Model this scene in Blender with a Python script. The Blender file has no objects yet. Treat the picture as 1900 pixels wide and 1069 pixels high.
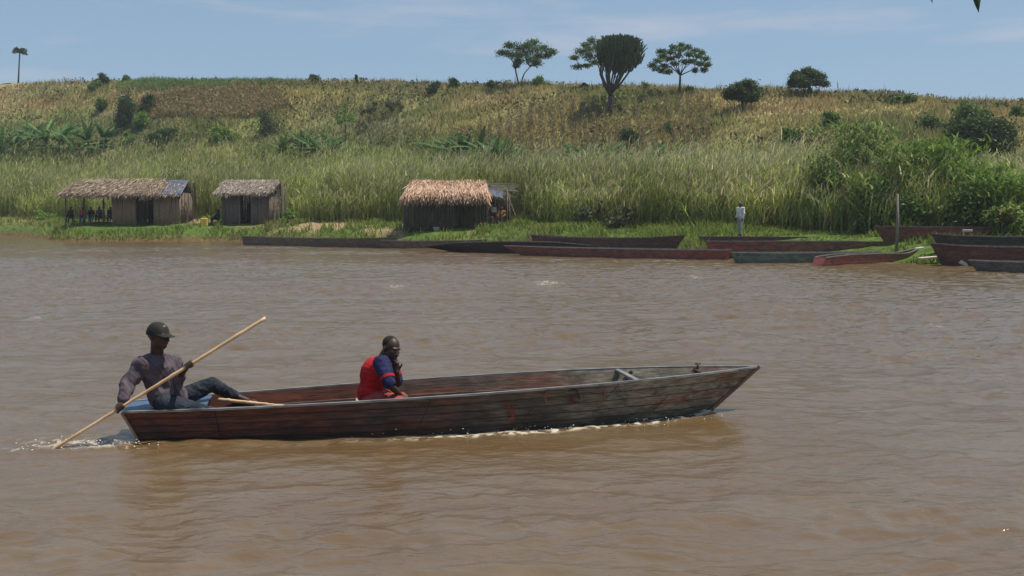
import bpy, bmesh, math, random
import numpy as np
from mathutils import Vector, Matrix, noise as mnoise

random.seed(7)
RNG = np.random.default_rng(11)
SC = bpy.context.scene
COL = SC.collection

# ------------------------------------------------------------------ camera
H = 2.18                      # eye height above the river
F = 1900.0                    # focal length in photo pixels (36 mm on 36 mm)
HORIZON = 393.0
PITCH = math.atan((534.5 - HORIZON) / F)
cam = bpy.data.objects.new('camera', bpy.data.cameras.new('camera'))
COL.objects.link(cam)
cam.data.sensor_width = 36.0
cam.data.lens = 36.0
cam.data.clip_start = 0.1
cam.data.clip_end = 20000
cam.location = (0, 0, H)
cam.rotation_euler = (math.pi / 2 - PITCH, 0, 0)
SC.camera = cam

# ------------------------------------------------------------------ light
SUN_DIR = Vector((0.40, 0.02, 1.0)).normalized()      # towards the sun: ahead and to the right
SUN_EL = math.asin(SUN_DIR.z)
SUN_AZ = math.atan2(SUN_DIR.x, SUN_DIR.y)
world = bpy.data.worlds.new("World")
SC.world = world
world.use_nodes = True
wn, wl = world.node_tree.nodes, world.node_tree.links
wn.clear()
w_out = wn.new('ShaderNodeOutputWorld')
w_bg = wn.new('ShaderNodeBackground')
w_bg.inputs['Strength'].default_value = 0.085
sky = wn.new('ShaderNodeTexSky')
sky.sky_type = 'NISHITA'
sky.sun_disc = False
sky.sun_elevation = SUN_EL
sky.sun_rotation = SUN_AZ
sky.air_density = 1.0
sky.dust_density = 0.3
sky.ozone_density = 2.0
# thin high cloud veils
tc = wn.new('ShaderNodeTexCoord')
mp = wn.new('ShaderNodeMapping'); mp.inputs['Scale'].default_value = (2.2, 2.2, 13.0)
mp.inputs['Location'].default_value = (0.6, 0.2, 0.4)
nz = wn.new('ShaderNodeTexNoise'); nz.inputs['Scale'].default_value = 1.6
nz.inputs['Detail'].default_value = 6; nz.inputs['Roughness'].default_value = 0.55
rp = wn.new('ShaderNodeValToRGB')
rp.color_ramp.elements[0].position = 0.50; rp.color_ramp.elements[0].color = (0, 0, 0, 1)
rp.color_ramp.elements[1].position = 0.70; rp.color_ramp.elements[1].color = (1, 1, 1, 1)
mul = wn.new('ShaderNodeMath'); mul.operation = 'MULTIPLY'; mul.inputs[1].default_value = 0.55
tint = wn.new('ShaderNodeMix'); tint.data_type = 'RGBA'; tint.blend_type = 'MULTIPLY'
tint.inputs[0].default_value = 1.0
tint.inputs[7].default_value = (0.92, 0.96, 1.0, 1)
mx = wn.new('ShaderNodeMix'); mx.data_type = 'RGBA'
mx.inputs[7].default_value = (6.0, 6.0, 6.6, 1)
wl.new(tc.outputs['Generated'], mp.inputs['Vector']); wl.new(mp.outputs['Vector'], nz.inputs['Vector'])
wl.new(nz.outputs['Fac'], rp.inputs['Fac']); wl.new(rp.outputs['Color'], mul.inputs[0])
wl.new(sky.outputs['Color'], tint.inputs[6])
veil = wn.new('ShaderNodeMix'); veil.data_type = 'RGBA'; veil.inputs[0].default_value = 0.62
veil.inputs[7].default_value = (3.1, 4.5, 6.1, 1)          # the even blue-grey of humid air
wl.new(tint.outputs[2], veil.inputs[6]); wl.new(veil.outputs[2], mx.inputs[6]); wl.new(mul.outputs[0], mx.inputs[0])
wl.new(mx.outputs[2], w_bg.inputs['Color']); wl.new(w_bg.outputs[0], w_out.inputs['Surface'])

sun = bpy.data.objects.new('sun', bpy.data.lights.new('sun', 'SUN'))
COL.objects.link(sun)
sun.data.energy = 4.6
sun.data.angle = math.radians(0.5)
sun.data.color = (1.0, 0.93, 0.82)
sun.rotation_euler = SUN_DIR.to_track_quat('Z', 'Y').to_euler()
sun.location = (20, 20, 60)

SC.view_settings.view_transform = 'Standard'
SC.view_settings.look = 'None'
SC.view_settings.exposure = 0.22
SC.view_settings.gamma = 1.0

# ------------------------------------------------------------------ photo pixel -> world
CP, SP = math.cos(PITCH), math.sin(PITCH)
def ray(px, py):
    a, b = (px - 950.0) / F, (534.5 - py) / F
    return Vector((a, CP + b * SP, -SP + b * CP))
def W(px, py, D):                       # point on that ray at world depth D
    r = ray(px, py); t = D / r.y
    return Vector((r.x * t, D, H + r.z * t))
def G(px, py, z=0.0):                   # point on that ray at height z
    r = ray(px, py); t = (z - H) / r.z
    return Vector((r.x * t, r.y * t, z))
def pix(x, y, z):                       # numpy: world -> photo pixel
    dz = z - H
    dep = y * CP - dz * SP
    up = y * SP + dz * CP
    return 950 + F * x / dep, 534.5 - F * up / dep

# ------------------------------------------------------------------ numpy noise
_T = np.random.default_rng(3).random((256, 256))
def vnoise(x, y):
    xi, yi = np.floor(x).astype(int), np.floor(y).astype(int)
    fx, fy = x - xi, y - yi
    fx = fx * fx * fx * (fx * (fx * 6 - 15) + 10); fy = fy * fy * fy * (fy * (fy * 6 - 15) + 10)
    a = _T[xi % 256, yi % 256]; b = _T[(xi + 1) % 256, yi % 256]
    c = _T[xi % 256, (yi + 1) % 256]; d = _T[(xi + 1) % 256, (yi + 1) % 256]
    return (a * (1 - fx) + b * fx) * (1 - fy) + (c * (1 - fx) + d * fx) * fy
def fbm(x, y, o=4, g=0.5):
    s, a, t = 0, 1.0, 0
    for i in range(o):
        s = s + a * vnoise(x * 2 ** i + 17.3 * i, y * 2 ** i + 5.1 * i); t += a; a *= g
    return s / t
def sstep(a, b, x):
    t = np.clip((x - a) / (b - a), 0, 1); return t * t * (3 - 2 * t)

# ------------------------------------------------------------------ materials
def _base(name):
    m = bpy.data.materials.new(name); m.use_nodes = True
    nt = m.node_tree
    return m, nt.nodes, nt.links, nt.nodes['Principled BSDF']
def noisy(name, c1, c2, scale=8, rough=0.7, bump=0.3, stretch=(1, 1, 1), c3=None, detail=6, spec=0.3, dist=0.01, lo=0.35, hi=0.65, metal=0.0):
    m, n, l, b = _base(name)
    t = n.new('ShaderNodeTexCoord'); mpn = n.new('ShaderNodeMapping'); mpn.inputs['Scale'].default_value = stretch
    z = n.new('ShaderNodeTexNoise'); z.inputs['Scale'].default_value = scale; z.inputs['Detail'].default_value = detail
    z.inputs['Roughness'].default_value = 0.6
    r = n.new('ShaderNodeValToRGB')
    r.color_ramp.elements[0].position = lo; r.color_ramp.elements[0].color = (*c1, 1)
    r.color_ramp.elements[1].position = hi; r.color_ramp.elements[1].color = (*c2, 1)
    if c3:
        e = r.color_ramp.elements.new((lo + hi) / 2); e.color = (*c3, 1)
    l.new(t.outputs['Object'], mpn.inputs['Vector']); l.new(mpn.outputs[0], z.inputs['Vector'])
    l.new(z.outputs['Fac'], r.inputs['Fac']); l.new(r.outputs[0], b.inputs['Base Color'])
    b.inputs['Roughness'].default_value = rough
    b.inputs['Specular IOR Level'].default_value = spec
    b.inputs['Metallic'].default_value = metal
    if bump:
        bp = n.new('ShaderNodeBump'); bp.inputs['Strength'].default_value = bump; bp.inputs['Distance'].default_value = dist
        l.new(z.outputs['Fac'], bp.inputs['Height']); l.new(bp.outputs[0], b.inputs['Normal'])
    return m
def leafy(name, trans=0.35, rough=0.6):
    """vertex-coloured plant material with light passing through thin leaves"""
    m, n, l, b = _base(name)
    a = n.new('ShaderNodeVertexColor'); a.layer_name = 'Col'
    l.new(a.outputs['Color'], b.inputs['Base Color'])
    b.inputs['Roughness'].default_value = rough; b.inputs['Specular IOR Level'].default_value = 0.25
    tr = n.new('ShaderNodeBsdfTranslucent'); l.new(a.outputs['Color'], tr.inputs['Color'])
    ms = n.new('ShaderNodeMixShader'); ms.inputs[0].default_value = trans
    l.new(b.outputs[0], ms.inputs[1]); l.new(tr.outputs[0], ms.inputs[2])
    l.new(ms.outputs[0], n['Material Output'].inputs['Surface'])
    return m
LEAF = leafy('leaf')
GRASS = leafy('grass_blade', 0.4, 0.7)
BARK = noisy('bark', (0.05, 0.038, 0.028), (0.13, 0.10, 0.075), 6, 0.9, 0.6, (3, 3, 0.6))
PALEBARK = noisy('pale_bark', (0.13, 0.11, 0.08), (0.26, 0.23, 0.18), 6, 0.9, 0.4, (3, 3, 0.6))

# ------------------------------------------------------------------ object helpers
def tag(o, label=None, cat=None, group=None, kind=None):
    if label: o['label'] = label
    if cat: o['category'] = cat
    if group: o['group'] = group
    if kind: o['kind'] = kind
    return o
def link(o, parent=None, loc=None):
    COL.objects.link(o)
    if parent is not None: o.parent = parent
    if loc is not None: o.location = loc
    return o
def thing(name, loc, label, cat, group=None, rz=0.0):
    o = bpy.data.objects.new(name, None); o.empty_display_size = 0.2
    COL.objects.link(o); o.location = loc; o.rotation_euler.z = rz
    return tag(o, label, cat, group)
def npmesh(name, V, Q, m, parent=None, loc=None, col=None, smooth=False, matidx=None):
    """V (n,3), Q (k,4) or (k,3) integer faces"""
    V = np.asarray(V, dtype=np.float32); Q = np.asarray(Q, dtype=np.int32)
    me = bpy.data.meshes.new(name)
    k, w = Q.shape
    me.vertices.add(len(V)); me.vertices.foreach_set('co', V.ravel())
    me.loops.add(k * w); me.loops.foreach_set('vertex_index', Q.ravel())
    me.polygons.add(k); me.polygons.foreach_set('loop_start', np.arange(0, k * w, w, dtype=np.int32))
    me.polygons.foreach_set('loop_total', np.full(k, w, dtype=np.int32))
    if smooth: me.polygons.foreach_set('use_smooth', np.ones(k, dtype=bool))
    me.update(calc_edges=True)
    if col is not None:
        c = np.ones((len(V), 4), dtype=np.float32); c[:, :3] = col
        at = me.color_attributes.new('Col', 'FLOAT_COLOR', 'POINT'); at.data.foreach_set('color', c.ravel())
    for mm in (m if isinstance(m, (list, tuple)) else [m]): me.materials.append(mm)
    return link(bpy.data.objects.new(name, me), parent, loc)
class MB:
    """collects simple solids into one mesh"""
    def __init__(s): s.v = []; s.f = []
    def add(s, vs, fs):
        o = len(s.v); s.v += [tuple(v) for v in vs]; s.f += [tuple(i + o for i in f) for f in fs]
    def box(s, c, size, rot=None):
        R = rot if rot is not None else Matrix.Identity(3)
        hx, hy, hz = size[0] / 2, size[1] / 2, size[2] / 2
        vs = [Vector(c) + R @ Vector((x * hx, y * hy, z * hz)) for x in (-1, 1) for y in (-1, 1) for z in (-1, 1)]
        s.add(vs, [(0, 1, 3, 2), (4, 6, 7, 5), (0, 4, 5, 1), (2, 3, 7, 6), (0, 2, 6, 4), (1, 5, 7, 3)])
    def beam(s, a, b, w, h):
        a, b = Vector(a), Vector(b); d = (b - a); L = d.length
        q = d.to_track_quat('X', 'Z').to_matrix()
        s.box((a + b) / 2, (L, w, h), q)
    def tube(s, pts, rad, seg=8, cap=True):
        pts = [Vector(p) for p in pts]
        if not isinstance(rad, (list, tuple)): rad = [rad] * len(pts)
        rings = []
        up = Vector((0, 0, 1))
        for i, p in enumerate(pts):
            d = (pts[min(i + 1, len(pts) - 1)] - pts[max(i - 1, 0)]).normalized()
            u = d.cross(up if abs(d.z) < 0.95 else Vector((1, 0, 0))).normalized(); w = d.cross(u)
            rings.append([p + rad[i] * (math.cos(t) * u + math.sin(t) * w) for t in (2 * math.pi * k / seg for k in range(seg))])
        vs = [v for r in rings for v in r]; fs = []
        for i in range(len(pts) - 1):
            for k in range(seg):
                a = i * seg + k; b2 = i * seg + (k + 1) % seg
                fs.append((a, b2, b2 + seg, a + seg))
        if cap: fs.append(tuple(range(seg))[::-1]); fs.append(tuple((len(pts) - 1) * seg + k for k in range(seg)))
        s.add(vs, fs)
    def capsule(s, a, b, r0, r1, seg=16, sq=(1, 1), side=None):
        """tapered round-ended limb; side + sq flatten the section"""
        a, b = Vector(a), Vector(b); d = (b - a); L = max(d.length, 1e-5); d = d / L
        if side is None: side = Vector((0, 0, 1)) if abs(d.z) < 0.9 else Vector((1, 0, 0))
        u = (side - d * side.dot(d)).normalized(); w = d.cross(u)
        rows = []
        for i in range(5):
            t = math.pi / 2 * i / 5; rows.append((-r0 * math.cos(t), r0 * math.sin(t)))
        rows.append((0, r0)); rows.append((L, r1))
        for i in range(1, 6):
            t = math.pi / 2 * i / 5; rows.append((L + r1 * math.sin(t), r1 * math.cos(t)))
        vs, fs = [], []
        for (x, r) in rows:
            r = max(r, 1e-4)
            for k in range(seg):
                t = 2 * math.pi * k / seg
                vs.append(a + d * x + u * (r * sq[0] * math.cos(t)) + w * (r * sq[1] * math.sin(t)))
        for i in range(len(rows) - 1):
            for k in range(seg):
                p = i * seg + k; q = i * seg + (k + 1) % seg
                fs.append((p, q, q + seg, p + seg))
        fs.append(tuple(range(seg))[::-1]); fs.append(tuple((len(rows) - 1) * seg + k for k in range(seg)))
        s.add(vs, fs)
    def ell(s, c, rad, R=None, seg=18, rings=12):
        R = R if R is not None else Matrix.Identity(3)
        c = Vector(c); vs = []; fs = []
        for i in range(rings + 1):
            p = math.pi * i / rings; p = min(max(p, 0.02), math.pi - 0.02)
            for k in range(seg):
                t = 2 * math.pi * k / seg
                vs.append(c + R @ Vector((rad[0] * math.sin(p) * math.cos(t), rad[1] * math.sin(p) * math.sin(t), rad[2] * math.cos(p))))
        for i in range(rings):
            for k in range(seg):
                a = i * seg + k; b2 = i * seg + (k + 1) % seg
                fs.append((a + seg, b2 + seg, b2, a))
        fs.append(tuple(range(seg))); fs.append(tuple(rings * seg + k for k in range(seg))[::-1])
        s.add(vs, fs)
    def mesh(s, name):
        me = bpy.data.meshes.new(name); me.from_pydata(s.v, [], s.f); me.update(); return me
    def build(s, name, m, parent=None, smooth=False, loc=None, bevel=0.0):
        me = s.mesh(name)
        for mm in (m if isinstance(m, (list, tuple)) else [m]): me.materials.append(mm)
        bm = bmesh.new(); bm.from_mesh(me)
        if bevel:
            bmesh.ops.bevel(bm, geom=list(bm.edges), offset=bevel, segments=1, affect='EDGES')
        bmesh.ops.recalc_face_normals(bm, faces=bm.faces)
        bm.to_mesh(me); bm.free()
        if smooth: me.polygons.foreach_set('use_smooth', [True] * len(me.polygons))
        return link(bpy.data.objects.new(name, me), parent, loc)
    def melt(s, name, m, parent=None, voxel=0.006, smooth=6, wrinkle=None):
        """one continuous skin over the overlapping solids"""
        tmp = bpy.data.objects.new('melt_tmp', s.mesh('melt_tmp')); COL.objects.link(tmp)
        r = tmp.modifiers.new('r', 'REMESH'); r.mode = 'VOXEL'; r.voxel_size = voxel
        if smooth:
            q = tmp.modifiers.new('s', 'SMOOTH'); q.iterations = smooth; q.factor = 0.5
        dg = bpy.context.evaluated_depsgraph_get(); dg.update()
        me = bpy.data.meshes.new_from_object(tmp.evaluated_get(dg)); me.name = name
        bpy.data.objects.remove(tmp)
        me.materials.clear()
        for mm in (m if isinstance(m, (list, tuple)) else [m]): me.materials.append(mm)
        if wrinkle:
            amp, sc, st = wrinkle
            nn = [v.normal.copy() for v in me.vertices]; cc = [v.co.copy() for v in me.vertices]; out = []
            for c, nr in zip(cc, nn):
                p = Vector((c.x * sc * st[0], c.y * sc * st[1], c.z * sc * st[2]))
                h = mnoise.noise(p) + 0.5 * mnoise.noise(p * 2.1)
                out += list(c + nr * (amp * (1.0 - abs(h) * 2.2)))
            me.vertices.foreach_set('co', out); me.update()
        me.polygons.foreach_set('use_smooth', [True] * len(me.polygons))
        return link(bpy.data.objects.new(name, me), parent)

def unit(a): return a / np.maximum(np.linalg.norm(a, axis=-1, keepdims=True), 1e-9)
def blades(P, hgt, lean, wid, segs=2, curve=0.5, rng=RNG, tipw=0.0):
    """grass/reed blades: P (n,3) roots, hgt (n,), lean (n,2) horizontal drift at the tip, wid (n,). Returns V, Q, owner"""
    n = len(P); k = segs + 1
    ang = rng.random(n) * math.pi
    wx, wy = np.cos(ang) * wid / 2, np.sin(ang) * wid / 2
    V = np.zeros((n, k, 2, 3), dtype=np.float32)
    for i in range(k):
        t = i / segs
        c = P.copy(); c[:, 2] += hgt * (t - 0.12 * curve * t * t)
        f = t ** (1 + curve)
        c[:, 0] += lean[:, 0] * f; c[:, 1] += lean[:, 1] * f
        ww = 1 - (1 - tipw) * t ** 1.5
        V[:, i, 0] = c; V[:, i, 1] = c
        V[:, i, 0, 0] -= wx * ww; V[:, i, 0, 1] -= wy * ww
        V[:, i, 1, 0] += wx * ww; V[:, i, 1, 1] += wy * ww
    base = (np.arange(n) * k * 2)[:, None]
    Q = []
    for i in range(segs):
        Q.append(np.stack([base[:, 0] + 2 * i, base[:, 0] + 2 * i + 1, base[:, 0] + 2 * i + 3, base[:, 0] + 2 * i + 2], 1))
    return V.reshape(-1, 3), np.concatenate(Q), np.repeat(np.arange(n), k * 2)
def leaf_quads(C, size, aspect=0.45, rng=RNG, flat=0.0):
    """one folded-free leaf card per centre; flat pulls the leaves level"""
    n = len(C)
    a = unit(rng.normal(size=(n, 3)) * np.array([1, 1, 1 - flat * 0.8]))
    nrm = unit(rng.normal(size=(n, 3)) * np.array([1, 1, 1]) * (1 - flat) + np.array([0, 0, 1]) * flat * 2)
    b = unit(np.cross(nrm, a)); s = size[:, None]
    V = np.stack([C - a * s, C + b * s * aspect, C + a * s, C - b * s * aspect], 1).reshape(-1, 3)
    Q = np.arange(n * 4).reshape(n, 4)
    return V, Q
def pick(cols, n, rng=RNG, jit=0.2):
    cols = np.array(cols); c = cols[rng.integers(0, len(cols), n)]
    return c * (1 + jit * rng.normal(size=(n, 1))).clip(0.4, 1.8)
class Batch:
    def __init__(s): s.V = []; s.Q = []; s.C = []; s.n = 0
    def add(s, V, Q, C):
        s.V.append(V); s.Q.append(Q + s.n); s.C.append(np.broadcast_to(C, (len(V), 3))); s.n += len(V)
    def build(s, name, m, parent=None, loc=None):
        return npmesh(name, np.concatenate(s.V), np.concatenate(s.Q), m, parent, loc, col=np.concatenate(s.C))

# ================================================================== THE LAND
SHX = np.array([-2500, -400, -80, -47, -38, -34.5, -20, -12, -3, 3, 8.6, 13, 17, 19, 25, 45, 150, 2500.])
SHY = np.array([900, 190, 103, 94, 84, 77, 76.3, 68, 59.6, 52.5, 47.2, 44.2, 42.2, 39.5, 36, 30, 22, 10.])
def shoreY(x):
    x = np.asarray(x, dtype=float)
    w = 0.0
    for dx in (-1.2, -0.6, 0, 0.6, 1.2): w = w + np.interp(x + dx, SHX, SHY)
    return w / 5
RPX = np.array([-400, 0, 120, 250, 400, 600, 760, 950, 1060, 1200, 1330, 1500, 1640, 1750, 1830, 1900, 2300.])
RPY = np.array([154, 157, 156, 155, 157, 160, 161, 165, 168, 170, 174, 179, 185, 196, 198, 203, 230.])
SRX = np.array([-2500, -100, -60, 0, 20, 40, 100, 2500.])
SRY = np.array([700, 158, 150, 118, 104, 96, 90, 80.])
def terrain(x, y):
    x = np.asarray(x, dtype=float); y = np.asarray(y, dtype=float)
    sy = shoreY(x); d = y - sy
    yr = np.interp(x, SRX, SRY)                                  # the ridge line
    pxr = 950 + F * x / yr
    zr = H + (HORIZON - np.interp(pxr, RPX, RPY)) / F * yr
    y2 = sy + 29; z2 = H + (393 - 283) / F * y2 - 3.5            # back of the reed bed
    hb = np.interp(x, [-45, -34, -15, 0, 20], [1.0, 1.0, 1.0, 0.85, 0.7])
    zA = np.interp(d, [-12, -1.2, 0, 0.7, 3, 6], [-1.6, -0.35, -0.06, 0.42, 1.05, 1.3]); zB = np.interp(d, [-12, -1.2, 0, 1.2, 3.2, 5.0, 6], [-1.6, -0.35, -0.06, 0.06, 0.32, 0.95, 1.3])
    fl = sstep(-6, 0, x)
    z = (zA * (1 - fl) + zB * fl) * np.where(d > 0, hb, 1)
    z1 = 1.3 * hb
    t = np.clip((d - 6) / 23, 0, 1)
    z = np.where(d > 6, z1 + (z2 - z1) * (0.35 * t + 0.65 * t * t), z)
    span = np.maximum(yr - y2, 5)
    t = np.clip((y - y2) / span, 0, 1)
    hz = z2 + (zr - z2) * (1.0 - (1 - t) ** 1.35)
    z = np.where(y > y2, hz, z)
    z = z - np.clip(y - yr, 0, 400) * 0.03
    amp = sstep(4, 12, d) * 0.5 + sstep(25, 40, d) * 0.5
    z = z + (fbm(x * 0.12, y * 0.12, 3) - 0.5) * 1.3 * amp * sstep(0, 1, d) * (1 - 0.55 * sstep(-8, 0, y - yr))
    z = z + (fbm(x * 0.9, y * 0.9, 3) - 0.5) * 0.25 * sstep(0.2, 2, d) * (1 - 0.6 * fl * (1 - sstep(3, 5, d)))
    # the near bank the camera stands on
    nb = sstep(4.2, 1.0, y)
    z = np.where(y < 12, np.maximum(z, -1.6 + 2.2 * nb), z)
    return z
def tz(x, y): return float(terrain(np.array([x]), np.array([y]))[0])
def hit(px, py):
    """where the photo ray meets the land"""
    r = ray(px, py)
    t = np.arange(30, 260, 0.05); X = r.x * t; Y = r.y * t; Z = H + r.z * t
    k = np.nonzero(terrain(X, Y) > Z)[0]
    i = k[0] if len(k) else len(t) - 1
    if not len(k):                      # the ray just clears the ridge: stand it on the ridge line
        i = int(np.argmin(Z - terrain(X, Y)))
    return Vector((X[i], Y[i], float(terrain(X[i:i + 1], Y[i:i + 1])[0])))
def col_at(px, d):
    """point in image column px at distance d behind the shoreline"""
    Y = np.arange(30, 300, 0.1); X = (px - 950) / F * Y
    i = int(np.argmin(np.abs(Y - shoreY(X) - d)))
    return Vector((X[i], Y[i], tz(X[i], Y[i])))
def top_h(px, py, P):                   # height of something at P whose top reaches row py
    return W(px, py, P.y).z - P.z

STRAW = np.array([0.30, 0.245, 0.125]); OLIVE = np.array([0.14, 0.155, 0.055]); RUST = np.array([0.255, 0.165, 0.09])
GREY = np.array([0.165, 0.145, 0.10]); GREEN = np.array([0.08, 0.13, 0.028]); SAND = np.array([0.30, 0.215, 0.135])
MUD = np.array([0.14, 0.085, 0.05]); TANS = np.array([0.225, 0.185, 0.09])
def blob(px, py, cx, cy, rx, ry):
    return np.exp(-(((px - cx) / rx) ** 2 + ((py - cy) / ry) ** 2))
def landcolour(x, y, z):
    px, py = pix(x, y, z)
    d = y - shoreY(x)
    n = fbm(x * 0.10, y * 0.10, 4); n2 = fbm(x * 0.35 + 9, y * 0.35, 3); n3 = fbm(x * 0.06 + 40, y * 0.10 + 3, 3)
    def mixc(a, b, t): return a * (1 - t[:, None]) + b * t[:, None]
    c = mixc(np.tile(TANS, (len(x), 1)), np.tile(OLIVE, (len(x), 1)), sstep(0.38, 0.62, n))
    c = mixc(c, np.tile(GREY, (len(x), 1)), 0.6 * sstep(0.5, 0.7, n3))
    c = mixc(c, np.tile(STRAW, (len(x), 1)), 0.8 * sstep(0.52, 0.72, n2))
    rust = np.clip(blob(px, py, 400, 190, 170, 34) + 0.8 * blob(px, py, 60, 185, 120, 30) + 0.6 * blob(px, py, 1050, 240, 160, 30)
                   + 0.5 * blob(px, py, 1450, 195, 90, 16) + 0.6 * blob(px, py, 1850, 210, 70, 16), 0, 1)
    c = mixc(c, np.tile(RUST, (len(x), 1)), rust * 0.75 * sstep(0.3, 0.55, n2))
    gr = np.clip(0.9 * blob(px, py, 430, 250, 330, 22) + 0.7 * blob(px, py, 1700, 260, 200, 35) + 0.45 * blob(px, py, 700, 210, 130, 35)
                 + 0.8 * blob(px, py, 100, 250, 150, 30) + 0.6 * blob(px, py, 1560, 240, 120, 30), 0, 1)
    c = mixc(c, np.tile(OLIVE * 0.85, (len(x), 1)), gr * 0.8)
    pk = np.clip(blob(px, py, 910, 188, 110, 16) + blob(px, py, 1430, 200, 110, 16) + .7 * blob(px, py, 20, 185, 70, 25), 0, 1); c = mixc(c, np.tile(np.array([.30, .21, .135]), (len(x), 1)), pk * .75)
    yl = np.clip(blob(px, py, 1080, 235, 220, 26) + .8 * blob(px, py, 600, 175, 120, 14), 0, 1); c = mixc(c, np.tile(np.array([.29, .245, .09]), (len(x), 1)), yl * .6)
    gry = blob(px, py, 700, 235, 90, 28); c = mixc(c, np.tile(GREY * 0.9, (len(x), 1)), gry * 0.7)
    c = c * np.array([1.10, 1.22, 1.16])
    # river bank
    bank = 1 - sstep(7, 11, d)
    c = mixc(c, np.tile(GREEN, (len(x), 1)), bank)
    sand = np.clip((blob(px, py, 600, 421, 110, 13) + blob(px, py, 790, 433, 80, 9) + .5 * blob(px, py, 40, 408, 80, 9)
                    + 0.9 * blob(px, py, 340, 410, 60, 5)+ blob(px, py, 1390, 447, 30, 6)) * 1.5, 0, 1) * sstep(0.3, 0.45, n2)
    c = mixc(c, np.tile(SAND, (len(x), 1)), sand)
    c = mixc(c, np.tile(MUD, (len(x), 1)), 1 - sstep(0.2, 0.9, d))
    return c, sand

def ground():
    xs = np.concatenate([-np.geomspace(2500, 95, 30)[:-1], np.arange(-95, 75, 0.55), np.geomspace(75, 2500, 30)])
    ys = np.concatenate([np.linspace(-200, 0, 12)[:-1], np.arange(0, 30, 2), np.arange(30, 160, 0.45), np.geomspace(160, 4000, 40)])
    X, Y = np.meshgrid(xs, ys); Z = terrain(X.ravel(), Y.ravel())
    nx, ny = len(xs), len(ys)
    i = np.arange(ny - 1)[:, None] * nx + np.arange(nx - 1)[None]
    Q = np.stack([i, i + 1, i + nx + 1, i + nx], -1).reshape(-1, 4)
    c, _ = landcolour(X.ravel(), Y.ravel(), Z)
    m, n, l, b = _base('soil_and_short_grass')
    a = n.new('ShaderNodeVertexColor'); a.layer_name = 'Col'
    t = n.new('ShaderNodeTexCoord'); z = n.new('ShaderNodeTexNoise'); z.inputs['Scale'].default_value = 3.0; z.inputs['Detail'].default_value = 8
    r = n.new('ShaderNodeValToRGB'); r.color_ramp.elements[0].position = 0.3; r.color_ramp.elements[0].color = (0.55, 0.55, 0.5, 1)
    r.color_ramp.elements[1].position = 0.7; r.color_ramp.elements[1].color = (1.25, 1.2, 1.1, 1)
    mm = n.new('ShaderNodeMix'); mm.data_type = 'RGBA'; mm.blend_type = 'MULTIPLY'; mm.inputs[0].default_value = 1
    l.new(t.outputs['Object'], z.inputs['Vector']); l.new(z.outputs['Fac'], r.inputs['Fac'])
    l.new(a.outputs['Color'], mm.inputs[6]); l.new(r.outputs[0], mm.inputs[7]); l.new(mm.outputs[2], b.inputs['Base Color'])
    bp = n.new('ShaderNodeBump'); bp.inputs['Strength'].default_value = 0.8; bp.inputs['Distance'].default_value = 0.08
    l.new(z.outputs['Fac'], bp.inputs['Height']); l.new(bp.outputs[0], b.inputs['Normal'])
    b.inputs['Roughness'].default_value = 0.95; b.inputs['Specular IOR Level'].default_value = 0.1
    o = npmesh('ground', np.stack([X.ravel(), Y.ravel(), Z], 1), Q, m, col=c, smooth=True)
    tag(o, kind='structure')
ground()

# ================================================================== THE BOAT (shape first: the water needs it)
def lerp(a, b, t): return a + (b - a) * t
class Hull:
    """x runs stern to bow, y across, z up; h is 0 at the bottom and 1 at the gunwale"""
    def __init__(s, xb, xt, top, bot, ztop, zbot, strakes=5, lap=0.010):
        s.xb, s.xt, s.top, s.bot, s.ztop, s.zbot, s.strakes, s.lap = xb, xt, top, bot, ztop, zbot, strakes, lap
    def pt(s, t, h, side, inset=0.0):
        x = lerp(lerp(s.xb[0], s.xb[1], t), lerp(s.xt[0], s.xt[1], t), h)
        wt = np.interp(t, s.top[0], s.top[1]); wb = np.interp(t, s.bot[0], s.bot[1])
        w = lerp(wb, wt, h ** 0.85) - inset
        z = lerp(np.interp(t, s.zbot[0], s.zbot[1]), np.interp(t, s.ztop[0], s.ztop[1]), h)
        return Vector((x, side * max(w, 0.0), z))
def smoothcurve(ts, vs, n=41):
    """turn a coarse table into a smooth one"""
    T = np.linspace(0, 1, n); v = np.interp(T, ts, vs)
    for _ in range(6):
        u = v.copy(); u[1:-1] = (v[:-2] + 2 * v[1:-1] + v[2:]) / 4; v = u
    return T, v
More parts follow.
